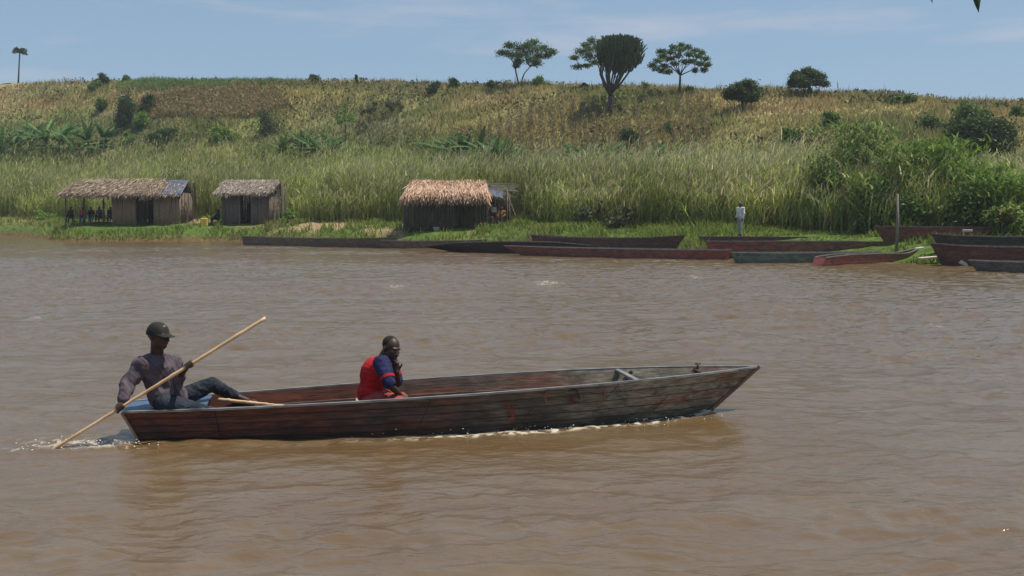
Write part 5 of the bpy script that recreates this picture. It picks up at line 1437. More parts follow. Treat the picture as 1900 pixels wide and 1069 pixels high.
def small_person(P, face, pose, shirt, legs, label, seed, sc=1.0, sleeves=True, hat=None):
    """people across the river: P is where the feet (standing) or seat (sitting) rest"""
    V = Vector; rg = np.random.default_rng(seed); c, s = math.cos(face), math.sin(face)
    def T(x, y, z): return V((x * c - y * s, x * s + y * c, z)) * sc       # x forward, y left
    if pose == 'stand':
        hip, ch, nk, hd = .92, 1.22, 1.46, 1.60
        J = dict(pelvis=T(0, 0, hip), chest=T(0.01, 0, ch), neck=T(0, 0, nk), head=T(.02, 0, hd), sR=T(0, -.18, 1.40), sL=T(0, .18, 1.40), eR=T(.0, -.25, 1.12), eL=T(.02, .25, 1.12), wR=T(.12, -.20, .92), wL=T(.10, .24, .88),
                 hR=T(0, -.09, hip - .03), hL=T(0, .09, hip - .03), kR=T(.03, -.10, .50), kL=T(.08, .10, .50), aR=T(-.02, -.11, .08), aL=T(.10, .11, .08))
    else:
        lean = rg.uniform(-.03, .10); kn = rg.uniform(-.02, .14)
        J = dict(pelvis=T(0, 0, .12), chest=T(lean, 0, .42), neck=T(lean * 1.6, 0, .64), head=T(lean * 2 + .03, 0, .78), sR=T(lean * 1.4, -.18, .58), sL=T(lean * 1.4, .18, .58), eR=T(lean + .12, -.23, .33), eL=T(lean + .12, .23, .33), wR=T(.36, -.13, .28), wL=T(.36, .13, .26),
                 hR=T(.03, -.10, .10), hL=T(.03, .10, .10), kR=T(.44, -.14, .15 + kn), kL=T(.44, .14, .15 + kn), aR=T(.50, -.13, -.26), aL=T(.56, .13, -.26))
    b = MB(); k = sc
    g = dict(J)
    def tors(mb, fat): torso_solids(mb, J['pelvis'], J['chest'], J['neck'] - V((0, 0, .03)) * (fat > 0), J['sR'], J['sL'], fat)
    tors(b, -.012); b.capsule(J['neck'], J['head'], .05 * k, .05 * k, 12); R = head_solids(b, J['head'], T(1, 0, -.05), (0, 0, 1), sc * .97)
    for q in 'RL':
        b.capsule(J['s' + q], J['e' + q], .046 * k, .036 * k, 10); b.capsule(J['e' + q], J['w' + q], .036 * k, .024 * k, 10)
        open_hand(b, J['w' + q], J['w' + q] - J['e' + q], T(0, 1 if q == 'R' else -1, .2), 1.0, .4, 1)
        b.capsule(J['h' + q], J['k' + q], .078 * k, .052 * k, 12); b.capsule(J['k' + q], J['a' + q], .052 * k, .034 * k, 12); foot(b, J['a' + q], T(1, 0, 0))
    root = b.melt('person', [SKIN, PALM, EYEW, EYED, LIP], None, .011, 2); paint_head(root, J['head'], R, sc * .97)
    root.location = P; tag(root, label, 'person')
    mb = MB(); tors(mb, .018)
    for q in 'RL':
        mb.capsule(J['s' + q], J['e' + q], .066, .054, 10)
        if sleeves: mb.capsule(J['e' + q], J['e' + q].lerp(J['w' + q], .8), .052, .042, 10)
    mb.melt('shirt', noisy('cloth', tuple(x * .75 for x in shirt), tuple(min(.8, x * 1.2) for x in shirt), 9, .85, .3), root, .012, 2, (.008, 12, (1, 1, .7)))
    mb = MB(); mb.ell(J['pelvis'], (.17, .14, .11)); mb.capsule(J['hR'], J['hL'], .1, .1)
    for q in 'RL': mb.capsule(J['h' + q], J['k' + q], .098, .072, 12); mb.capsule(J['k' + q], J['k' + q].lerp(J['a' + q], .82), .07, .055, 12)
    mb.melt('trousers', noisy('cloth', tuple(x * .75 for x in legs), tuple(min(.8, x * 1.2) for x in legs), 9, .85, .3), root, .012, 2, (.006, 12, (1, 1, 1)))
    mb = MB(); mb.ell(J['head'] + R @ V((0, -.024, .036)), (.075, .087, .077), R, 16, 12)
    if hat: mb.build('cap', noisy('cap_cloth', hat, tuple(x * 1.3 for x in hat), 9, .8, 0), root, smooth=True)
    else: mb.build('hair', HAIR, root, smooth=True)
    return root

# ================================================================== HUTS
THATCH1 = noisy('grey_brown_thatch', (.12, .085, .055), (.30, .22, .15), 7, .95, .8, (1, 1, 1), dist=.03)
STAKE = noisy('dark_stakes', (.08, .06, .045), (.20, .155, .115), 5, .9, .5, (3, 3, .5))
MATM = noisy('reed_mat', (.20, .135, .085), (.38, .27, .17), 6, .9, .6, (5, 5, .6), dist=.02)
DARKMAT = noisy('dark_reed_mat', (.11, .09, .08), (.22, .185, .155), 6, .9, .6, (5, 5, .6), dist=.02)
TARP = noisy('blue_grey_tarp', (.05, .065, .10), (.11, .13, .18), 4, .5, .5, dist=.03)
def straw_cover(t, name, A, B_, C_, D_, n, length, cols, rg, droop=.25, rough=.08, wid=.05, parent_label=None):
    """thatch: loose straw laid down the slope over a board quad A(ridge left) B(ridge right) C(eave right) D(eave left)"""
    A, B_, C_, D_ = [np.array(v, float) for v in (A, B_, C_, D_)]
    u = rg.random(n); v = rg.random(n) ** .85
    top = A * (1 - u[:, None]) + B_ * u[:, None]; bot = D_ * (1 - u[:, None]) + C_ * u[:, None]
    P = top * (1 - v[:, None]) + bot * v[:, None]; nrm = np.cross(B_ - A, D_ - A); nrm /= np.linalg.norm(nrm); nrm = nrm if nrm[2] > 0 else -nrm
    P = P + nrm * (rough * rg.random((n, 1)) * 1.2 + .02); dn = unit(bot - top)
    L = length * (.5 + rg.random((n, 1))); side = unit(np.cross(dn, nrm) + rg.normal(size=(n, 3)) * .3)
    dirn = unit(dn + nrm * rg.normal(size=(n, 1)) * .18 + side * rg.normal(size=(n, 1)) * .28)
    E = P + dirn * L - np.array([0, 0, 1]) * L * droop * .4; W_ = wid * (.5 + rg.random((n, 1)))
    M = (P + E) / 2 + nrm * .02
    V = np.stack([P - side * W_ * .3, P + side * W_ * .3, M - side * W_ * .5, M + side * W_ * .5, E - side * W_ * .15, E + side * W_ * .15], 1).reshape(-1, 3)
    k = np.arange(n) * 6; Q = np.concatenate([np.stack([k, k + 1, k + 3, k + 2], 1), np.stack([k + 2, k + 3, k + 5, k + 4], 1)])
    return npmesh(name, V, Q, GRASS if False else STRAWM, t, col=np.repeat(pick(cols, n, rg, .25), 6, 0))
STRAWM = leafy('straw', .12, .9)
TAN = [(.46, .29, .195), (.56, .38, .265), (.33, .20, .13), (.62, .44, .32)]
BROWN = [(.26, .19, .13), (.34, .26, .19), (.16, .12, .085), (.42, .33, .25)]
GREYS = [(.27, .225, .18), (.36, .30, .245), (.18, .15, .12), (.42, .355, .295)]
def frame_of(px, D):     # local frame of a hut: origin on the ground below column px at depth D; offsets in photo pixels -> metres
    P = W(px, 400, D); P.z = tz(P.x, P.y); return P, D / F
def wall_stakes(mb, a, b, z0, z1, step, r, rg, jz=.05):
    a, b = Vector(a), Vector(b); n = max(2, int((b - a).length / step))
    for i in range(n + 1):
        p = a.lerp(b, i / n) + Vector((rg.normal() * .01, rg.normal() * .01, 0)); mb.tube([p + Vector((0, 0, z0)), p + Vector((rg.normal() * .02, 0, z1 + rg.normal() * jz))], r * (.8 + .4 * rg.random()), 6)
def roof_board(mb, A, B_, C_, D_, th=.05):
    q = [Vector(v) for v in (A, B_, C_, D_)]; n = (q[1] - q[0]).cross(q[3] - q[0]).normalized(); n = n if n.z > 0 else -n
    o = [v - n * th for v in q]; mb.add(q + o, [(0, 1, 2, 3), (7, 6, 5, 4), (0, 4, 5, 1), (1, 5, 6, 2), (2, 6, 7, 3), (3, 7, 4, 0)])

def hut_long():
    D = float(shoreY(-29.5)) + 4.2; P, s = frame_of(262, D); rg = np.random.default_rng(51); g = P.z
    t = thing('reed_hut', P, 'long low hut with an open shaded porch at its left end', 'hut', 'huts on the bank')
    X = lambda px: (px - 262) * s
    Z = lambda py, dy=0: H + (HORIZON - py) / F * (D + dy) - g
    dep = 3.0
    # walls: near wall from 208 to 250, door gap 252-285, near wall 288-334; side walls; back wall
    mb = MB(); zt = Z(358)
    wall_stakes(mb, (X(209), 0, 0), (X(251), 0, 0), -.2, zt, .05, .032, rg, .02); mb.build('wall', MATM, t, smooth=True); mb = MB(); wall_stakes(mb, (X(287), 0, 0), (X(334), 0, 0), -.2, zt, .05, .032, rg, .02)
    mb.build('wall', MATM, t, smooth=True)
    mb = MB(); wall_stakes(mb, (X(334), 0.05, 0), (X(336), dep, 0), -.3, zt, .09, .04, rg); mb.build('wall', STAKE, t, smooth=True)
    mb = MB(); wall_stakes(mb, (X(209), 0.05, 0), (X(209), dep, 0), -.3, zt, .075, .042, rg); wall_stakes(mb, (X(209), dep, 0), (X(336), dep, 0), -.4, zt, .075, .042, rg); mb.build('wall', STAKE, t, smooth=True)
    mb = MB()
    for px in (252, 286): mb.tube([(X(px), -.03, -.2), (X(px), -.03, zt)], .05, 8)
    mb.beam((X(250), -.03, zt - .05), (X(288), -.03, zt - .05), .07, .07); mb.build('door_frame', STAKE, t)
    mb = MB(); mb.box((X(268), dep - .2, .9), (1.3, .02, 1.5)); mb.build('doorway_dark_sheet', noisy('doorway_shade', (.006, .006, .007), (.012, .012, .014), 5, .9, .2), t)  # near-black sheet at the back, standing in for the dark of the doorway
    # posts of the porch
    for px, dy in ((124, -.2), (160, -.25), (193, -.2), (126, dep), (165, dep), (198, dep)):
        mb = MB(); mb.tube([(X(px), dy, -.3), (X(px) + .04, dy, Z(360, dy))], .045, 7); mb.build('post', STAKE, t, smooth=True)
    mb = MB(); mb.tube([(X(118), -.2, Z(361)), (X(338), -.2, Z(361))], .045, 7); mb.tube([(X(150), dep / 2, Z(338, 1.5)), (X(340), dep / 2, Z(337, 1.5))], .05, 7); mb.build('roof_pole', STAKE, t)
    # roof: near slope in two lengths, hip at the left, far slope
    e0, e1, ez = X(115), X(339), Z(364) ; r0, r1 = X(142), X(338); rz_ = Z(337, 1.4); ry = 1.45
    mb = MB(); roof_board(mb, (r0, ry, rz_ - .1), (r1, ry, rz_ - .06), (e1, -.5, ez), (e0, -.5, ez + .05)); roof_board(mb, (r0, ry, rz_ - .12), (r1, ry, rz_ - .08), (e1, dep + .4, ez), (e0, dep + .3, ez)); 
    roof_board(mb, (r0 + .3, ry, rz_ - .14), (r0 + .31, ry + .05, rz_ - .14), (e0, dep + .3, ez - .02), (e0, -.5, ez - .02)); roof = mb.build('roof', THATCH1, t)
    m_ = X(300)
    straw_cover(t, 'thatch', (r0, ry, rz_), (m_, ry, rz_ + .05), (m_, -.6, ez + .02), (e0, -.6, ez + .02), 11000, .42, BROWN, rg, rough=.24, wid=.045)
    straw_cover(t, 'thatch', (m_, ry, rz_ + .02), (r1, ry, rz_), (e1, -.5, ez), (m_, -.5, ez), 500, .35, BROWN, rg, rough=.10)
    straw_cover(t, 'thatch', (r0, ry, rz_), (r1, ry, rz_), (e1, dep + .5, ez), (e0, dep + .4, ez), 2500, .45, BROWN, rg, rough=.1)
    # tarp over the right end
    mb = MB(); vs, fs = [], []; N = 12
    for i in range(N):
        for j in range(N):
            u, v = i / (N - 1), j / (N - 1); x = lerp(X(303), X(341), u); y = lerp(ry, -.55, v); z = lerp(rz_, ez, v) + .12 + .05 * mnoise.noise(Vector((x * 2, y * 2, 3)))
            vs.append((x, y, z))
    for i in range(N - 1):
        for j in range(N - 1): a = i * N + j; fs.append((a, a + 1, a + N + 1, a + N))
    mb.add(vs, fs); tp_ = mb.build('tarpaulin', TARP, t, smooth=True); so = tp_.modifiers.new('thick', 'SOLIDIFY'); so.thickness = .02
    # loose poles poking out at the right gable
    mb = MB()
    for i in range(9):
        x = X(342) + rg.random() * .3; mb.tube([(x, rg.random() * dep, rg.random() * .3), (x + .25, rg.random() * 1.5, Z(345) + rg.random() * .3)], .025, 5)
    mb.build('gable_pole', STAKE, t)
    # bench under the porch (lift-away thing)
    bP = Vector((P.x + X(158), P.y + 1.0, 0)); bP.z = tz(bP.x, bP.y) 
    b = thing('bench', bP, 'low wooden bench under the porch of the long hut', 'bench'); mb = MB(); mb.box((0, 0, .42), (3.4, .35, .05)); mb.build('seat', STAKE, b)
    for x in (-1.4, 0, 1.4): mb = MB(); mb.tube([(x, 0, -.2), (x, 0, .40)], .05, 7); mb.build('leg', STAKE, b)
    seat = bP.z + .445
    dk = (.02, .022, .03)
    ppl = [(124, .0, -1.9, dk, (.02, .025, .03), 'person in dark clothes at the left end of the porch bench', None), (146, .02, -1.5, (.40, .06, .06), (.06, .09, .16), 'person in a red shirt on the porch bench', None),
           (160, .0, -1.3, (.03, .035, .06), (.10, .14, .22), 'person in dark shirt and blue trousers right of the red shirt', None), (177, .02, -1.7, (.05, .05, .09), dk, 'person in navy top right of centre on the bench', None), (197, .0, -1.5, (.03, .03, .045), (.05, .05, .09), 'person sitting against the hut wall at the right of the porch', None)]
    for i, (px, dy, fa, sh, lg, lab, hat) in enumerate(ppl):
        x = P.x + X(px); small_person(Vector((x, bP.y + dy, seat)), fa, 'sit', sh, lg, lab, 200 + i)
    GCLEAR.append((P.x + X(290), D - 1.0, 2.6, 1.2))
    HUTCLEAR.append((P.x + X(230), D + 1.3, 6.2, 4.2))
    return P, s
hut_long()

def hut_square():
    D = float(shoreY(-20.5)) + 4.6; P, s = frame_of(458, D); rg = np.random.default_rng(52); g = P.z
    t = thing('reed_hut', P, 'small square hut with a grey plank-edged roof and dark doorway', 'hut', 'huts on the bank')
    X = lambda px: (px - 458) * s; Z = lambda py, dy=0: H + (HORIZON - py) / F * (D + dy) - g
    dep = 2.8; zt = Z(358)
    mb = MB(); wall_stakes(mb, (X(412), 0, 0), (X(444), 0, 0), -.2, zt, .05, .032, rg, .02); mb.build('wall', DARKMAT, t, smooth=True); mb = MB(); wall_stakes(mb, (X(468), 0, 0), (X(500), .0, 0), -.2, zt, .05, .032, rg, .02); mb.build('wall', DARKMAT, t, smooth=True)
    mb = MB(); wall_stakes(mb, (X(412), .05, 0), (X(412), dep, 0), -.3, zt, .08, .042, rg); wall_stakes(mb, (X(412), dep, 0), (X(502), dep, 0), -.3, zt, .08, .042, rg); wall_stakes(mb, (X(501), .05, 0), (X(503), dep, 0), -.3, zt, .08, .042, rg); mb.build('wall', STAKE, t, smooth=True)
    mb = MB()
    for px in (444.5, 467): mb.tube([(X(px), -.03, -.2), (X(px), -.03, zt)], .05, 8)
    mb.build('door_frame', DARKMAT, t)
    mb = MB(); mb.box((X(456), dep - .2, .9), (1.2, .02, 1.5)); mb.build('doorway_dark_sheet', bpy.data.materials['doorway_shade'], t)  # same near-black sheet, added to paint the shade inside the door
    e0, e1, ez = X(402), X(503), Z(361); r0, r1 = X(411), X(514); rz_ = Z(337, 1.3); ry = 1.4
    mb = MB(); roof_board(mb, (r0, ry, rz_ - .08), (r1, ry, rz_ - .05), (e1, -.45, ez + .05), (e0, -.45, ez)); roof_board(mb, (r0, ry, rz_ - .1), (r1, ry, rz_ - .07), (e1 + .2, dep + .4, ez), (e0, dep + .4, ez)); mb.build('roof', THATCH1, t)
    straw_cover(t, 'thatch', (r0, ry, rz_), (r1, ry, rz_), (e1, -.5, ez + .05), (e0, -.5, ez), 7000, .38, GREYS, rg, rough=.16, wid=.045)
    straw_cover(t, 'thatch', (r0, ry, rz_), (r1, ry, rz_), (e1, dep + .5, ez), (e0, dep + .5, ez), 1500, .4, GREYS, rg, rough=.08)
    for f in (.45, .05):
        mb = MB(); a = Vector((lerp(r0, e0, f), lerp(ry, -.45, f), lerp(rz_, ez, f) + .14)); b = Vector((lerp(r1, e1, f), lerp(ry, -.45, f), lerp(rz_, ez + .05, f) + .14)); mb.tube([a, b], .035, 6); mb.build('roof_pole', noisy('grey_pole', (.2, .17, .14), (.32, .28, .24), 5, .8, .2) if f > .2 else bpy.data.materials['grey_pole'], t)
    mb = MB()
    for i in range(14):
        x = X(505) + rg.random() * .9; mb.tube([(x + .3 * rg.random(), rg.random() * 1.6 - .2, -.1), (x - .2 * rg.random(), .8 + rg.random(), Z(352) + rg.random() * .4)], .022, 5)
    mb.build('gable_pole', PALEBARK, t)
    # yellow jerrycan between the two huts
    jx = W(379, 408, D - 1.0); jx.z = tz(jx.x, jx.y)
    GCLEAR.append((jx.x, jx.y - 1.6, 1.0, 2.2)); GCLEAR.append((P.x, D - 1.2, 1.6, 1.4))
    j = thing('jerrycan', jx, 'yellow plastic jerrycan standing left of the square hut', 'jerrycan'); ym = noisy('yellow_plastic', (.62, .42, .05), (.75, .52, .08), 6, .45, .1, spec=.5)
    w, h_ = .52, .62
    mb = MB(); mb.box((0, 0, h_ / 2), (w, .28, h_)); mb.build('body', ym, j, bevel=.04); mb = MB(); mb.tube([(-.12, 0, h_), (-.09, 0, h_ + .09), (.10, 0, h_ + .09), (.13, 0, h_)], .022, 7); mb.build('handle', ym, j, smooth=True)
    mb = MB(); mb.tube([(.2, 0, h_), (.2, 0, h_ + .06)], .035, 10); mb.build('cap', noisy('dark_plastic', (.02, .02, .02), (.04, .04, .04), 6, .5, 0), j)
    # someone crouched in the shade by the hut
    q = Vector((P.x + X(400), D + .6, 0)); q.z = tz(q.x, q.y) + .32
    small_person(q, -2.4, 'sit', (.025, .03, .03), (.02, .03, .03), 'person in black crouching in shade beside the yellow jerrycan', 230)
    HUTCLEAR.append((P.x, D + 1.3, 3.2, 3.6))
hut_square()

def hut_shaggy():
    D = float(shoreY(-4.5)) + 4.6; P, s = frame_of(830, D); rg = np.random.default_rng(53); g = P.z
    t = thing('thatched_hut', P, 'hut of dark upright stakes under a shaggy golden thatch', 'hut', 'huts on the bank')
    X = lambda px: (px - 830) * s; Z = lambda py, dy=0: H + (HORIZON - py) / F * (D + dy) - g
    dep = 2.6; zt = Z(366)
    mb = MB(); bk = noisy('black_brown_stakes', (.05, .04, .034), (.16, .13, .10), 5, .9, .5, (3, 3, .5)); wall_stakes(mb, (X(750), 0, 0), (X(845), 0, 0), -.3, zt, .085, .036, rg, .04); mb.build('wall', bk, t, smooth=True); mb = MB(); wall_stakes(mb, (X(866), 0, 0), (X(902), 0, 0), -.3, zt, .13, .03, rg, .1); mb.build('wall', bk, t, smooth=True)
    mb = MB()
    for a, b in (((X(750), .05, 0), (X(750), dep, 0)), ((X(750), dep, 0), (X(903), dep, 0)), ((X(903), .05, 0), (X(903), dep, 0))): wall_stakes(mb, a, b, -.3, zt, .085, .045, rg)
    mb.build('wall', STAKE, t, smooth=True)
    e0, e1, ez = X(752), X(906), Z(375, -.5); r0, r1 = X(762), X(900); rz_ = Z(346, 1.3); ry = 1.3
    mb = MB(); roof_board(mb, (r0, ry, rz_ - .08), (r1, ry, rz_ - .08), (e1, -.4, ez + .2), (e0, -.4, ez + .2)); roof_board(mb, (r0, ry, rz_ - .1), (r1, ry, rz_ - .1), (e1, dep + .4, ez + .1), (e0, dep + .4, ez + .1)); mb.build('roof', THATCH1, t)
    straw_cover(t, 'thatch', (r0, ry, rz_), (r1, ry, rz_), (e1, -.45, ez + .2), (e0, -.45, ez + .2), 9500, .5, TAN, rg, rough=.42, wid=.05, droop=.8)
    straw_cover(t, 'thatch', (r0, ry, rz_), (r1, ry, rz_), (e1, dep + .45, ez + .1), (e0, dep + .45, ez + .1), 1800, .45, TAN, rg, rough=.2, wid=.07)
    # tufts standing off the ridge
    n = 900; u = rg.random(n); Pp = np.stack([lerp(r0 - .2, r1 + .1, u), ry - .25 + rg.normal(size=n) * .3, np.full(n, rz_ - .05)], 1)
    V, Q, ow = blades(Pp, .25 + .35 * rg.random(n), rg.normal(size=(n, 2)) * .2, np.full(n, .06), 2, .8, rg); npmesh('ridge_straw', V, Q, STRAWM, t, col=pick(TAN, n, rg)[ow])
    # poles poking out on the left
    mb = MB()
    for i in range(5): z = lerp(Z(350), Z(370), i / 4); mb.tube([(X(740), .1 + .3 * i, z), (X(775), .1 + .3 * i, z)], .025, 6)
    for i in range(3): mb.tube([(X(744 + 4 * i), .4, Z(375)), (X(745 + 4 * i), .4, Z(344) + .05 * i)], .025, 6)
    mb.build('roof_pole', PALEBARK, t)
    # shade lean-to on the right
    a = thing('lean_to', (P.x + X(930), D + .3, tz(P.x + X(930), D + .3)), 'ramshackle lean-to of poles and blue plastic joined to the thatched hut', 'shelter'); Y = lambda px: (px - 930) * s; Za = lambda py: Z(py) + (g - a.location.z)
    for px, dy in ((905, -.3), (905, 2), (941, -.1), (941, 2)): mb = MB(); mb.tube([(Y(px), dy, -.4), (Y(px), dy, Za(352))], .035, 7); mb.build('post', PALEBARK if dy < 0 else STAKE, a, smooth=True)
    mb = MB(); mb.tube([(Y(940), -.1, Za(358)), (Y(956), -.5, Za(400))], .03, 6)
    for i in range(16): z = Za(350) + rg.normal() * .15; y0 = rg.random() * 2; mb.tube([(Y(902) + rg.random() * .4, y0, z + .1), (Y(960) + rg.random() * .3 - .2, y0 + rg.normal() * .5, z - .15 + rg.normal() * .2)], .022, 5)
    mb.build('roof_pole', PALEBARK, a)
    mb = MB(); N = 14; vs, fs = [], []
    for i in range(N):
        for j in range(N): u, v = i / (N - 1), j / (N - 1); x = lerp(Y(903), Y(934), u); y = lerp(1.9, -.45, v); z = Za(347) + .05 - (.5 * v * v) + .16 * mnoise.noise(Vector((x * 2.5, y * 2, 7))) - .25 * u; vs.append((x, y, z))
    for i in range(N - 1):
        for j in range(N - 1): k = i * N + j; fs.append((k, k + 1, k + N + 1, k + N))
    mb.add(vs, fs); o = mb.build('plastic_sheet', TARP, a, smooth=True); so = o.modifiers.new('thick', 'SOLIDIFY'); so.thickness = .02
    mb = MB(); wall_stakes(mb, (Y(905), 2.1, 0), (Y(945), 2.1, 0), -.4, Za(356), .08, .045, rg); wall_stakes(mb, (Y(945), .6, 0), (Y(945), 2.1, 0), -.4, Za(365), .1, .04, rg); mb.build('wall', STAKE, a, smooth=True)
    q = Vector((P.x + X(912), D + .5, 0)); q.z = tz(q.x, q.y) + .38
    small_person(q, -1.4, 'sit', (.18, .03, .03), (.10, .03, .03), 'person in dark red sitting inside the lean-to', 240)
    q = Vector((P.x + X(931), D + .35, 0)); q.z = tz(q.x, q.y) + .34
    small_person(q, -1.9, 'sit', (.30, .13, .03), (.04, .03, .03), 'person in an orange wrap at the right of the lean-to', 241)
    # white washing-up bowl and hanging cloths
    q = Vector((P.x + X(811), D - .7, 0)); q.z = tz(q.x, q.y); mb = MB(); r = MB()
    wm = noisy('white_enamel', (.55, .55, .62), (.66, .66, .72), 5, .35, 0, spec=.5)
    vs, fs = [], []
    prof = [(0.001, .0), (.15, .0), (.22, .26), (.245, .27), (.205, .26), (.14, .03), (.001, .03)]
    for (rr, z) in prof:
        for k in range(20): an = 6.2832 * k / 20; vs.append((rr * math.cos(an), rr * math.sin(an), z))
    for i in range(len(prof) - 1):
        for k in range(20): x = i * 20 + k; y = i * 20 + (k + 1) % 20; fs.append((x, y, y + 20, x + 20))
    mb.add(vs, fs); o = mb.build('bucket', wm, None, smooth=True, loc=q); tag(o, 'small white bucket on the ground before the thatched hut wall', 'bucket')
    for (px, py, col_, lab) in ((917, 389, (.5, .5, .48), 'grey white cloth hanging high inside the lean-to'), (912, 406, (.6, .5, .38), 'cream cloth bundle lower inside the lean-to')):
        c = W(px, py, D + .25); mb = MB(); vs, fs = [], []; N = 8
        for i in range(N):
            for j in range(N): u, v = i / (N - 1) - .5, j / (N - 1) - .5; vs.append((u * .34 + .05 * v, .06 * math.sin(u * 14 + v * 3), -v * .34 - .05 * abs(u)))
        for i in range(N - 1):
            for j in range(N - 1): k = i * N + j; fs.append((k, k + 1, k + N + 1, k + N))
        mb.add(vs, fs); o = mb.build('hanging_cloth', noisy('pale_cloth', tuple(x * .8 for x in col_), col_, 6, .9, .2), None, smooth=True, loc=c); so = o.modifiers.new('thick', 'SOLIDIFY'); so.thickness = .012; tag(o, lab, 'cloth')
    GCLEAR.append((P.x + X(800), D - 1.6, 3.0, 1.5))
    HUTCLEAR.append((P.x + X(850), D + 1.2, 4.2, 3.4))
hut_shaggy()

# standing person in white on the bank
q = W(1374, 430, float(shoreY(10.9)) + 5.6); q.z = tz(q.x, q.y)
small_person(q, -2.6, 'stand', (.62, .62, .58), (.30, .30, .28), 'person in white shirt standing in the grass above the moored boats', 250, sc=1.0, hat=(.10, .10, .12))
# wooden post
q = W(1664, 440, float(shoreY(16.2)) + 3.0); q.z = tz(q.x, q.y); hh = top_h(1664, 360, q)
mb = MB(); mb.tube([(0, 0, -.3), (.02, 0, hh * .5), (-.02, 0, hh)], [.075, .065, .05], 9); o = mb.build('wooden_post', PALEBARK, None, smooth=True, loc=q); tag(o, 'bare grey wooden post standing in the grass by the thicket', 'post')
# plank and block on the left landing
for (px, py, L, w, h, lab, nm) in ((52, 400, 1.6, .5, .22, 'pale wooden block lying on the left landing', 'timber_block'), (75, 405, 1.9, .3, .08, 'pale plank lying right of the timber block', 'plank')):
    q = hit(px, py); mb = MB(); mb.box((0, 0, h / 2), (L, w, h), Matrix.Rotation(.08, 3, 'Z')); o = mb.build(nm, noisy('pale_timber', (.3, .24, .17), (.45, .36, .27), 6, .8, .2), None, bevel=.01, loc=q); tag(o, lab, 'timber')

# ================================================================== MOORED BOATS
def moored(stern, bow, zt, hwid, label, stops, blotch, floor=.08, seed=0, rake=(.15, .9), zb=-.12, lift=0.0, thw=(.3, .62), railc=None, name='moored_boat', sheer=.25, bowup=.0):
    a, b = Vector(stern), Vector(bow); a = Vector((a.x, a.y, lift)); b = Vector((b.x, b.y, lift)); d = b - a; L = d.length
    hu = Hull((0.0, L - rake[1]), (-rake[0], L), smoothcurve([0, .15, .5, .8, .93, 1], [hwid * .7, hwid * .92, hwid, hwid * .75, hwid * .34, 0]), smoothcurve([0, .15, .5, .8, .93, 1], [hwid * .55, hwid * .7, hwid * .78, hwid * .55, hwid * .22, 0]),
              smoothcurve([0, .2, .5, .8, 1], [zt * (1 + sheer * .5), zt, zt, zt * (1 + sheer * .3), zt * (1 + sheer) + bowup]), ([0, 1], [zb, zb]), 5, .012)
    t = thing(name, a, label, 'boat', 'boats moored along the far bank', rz=math.atan2(d.y, d.x)); BOATFOOT.append((a.x, a.y, d.x / L, d.y / L, L, hwid))
    m = paint_wood('moored_boat_paint', stops, blotch=blotch, bamount=.5); hull_mesh(hu, 'hull', m, t, floor, N=30)
    rm = railc or RAILM
    for s in (-1, 1): rail(hu, s, 'gunwale', rm, t, w=.07, h=.03, N=30)
    for f in thw:
        p = hu.pt(f, 1, 1); mb = MB(); mb.box((p.x, 0, p.z - .03), (.16, 2 * (p.y - .03), .035)); mb.build('thwart', rm, t)
    return t
REDS = [(0, (.24, .065, .05)), (.5, (.23, .08, .062)), (1, (.19, .075, .06))]
DKR = [(0, (.15, .06, .05)), (.5, (.13, .065, .055)), (1, (.11, .06, .05))]
GRY = [(0, (.13, .10, .085)), (.5, (.17, .13, .105)), (1, (.14, .11, .09))]
BLK = [(0, (.022, .016, .016)), (.5, (.03, .02, .02)), (1, (.025, .018, .018))]
GRN = [(0, (.10, .14, .11)), (.5, (.13, .17, .135)), (1, (.12, .12, .1))]
DRAIL = noisy('dark_rail', (.11, .085, .07), (.24, .19, .155), 6, .6, .2)
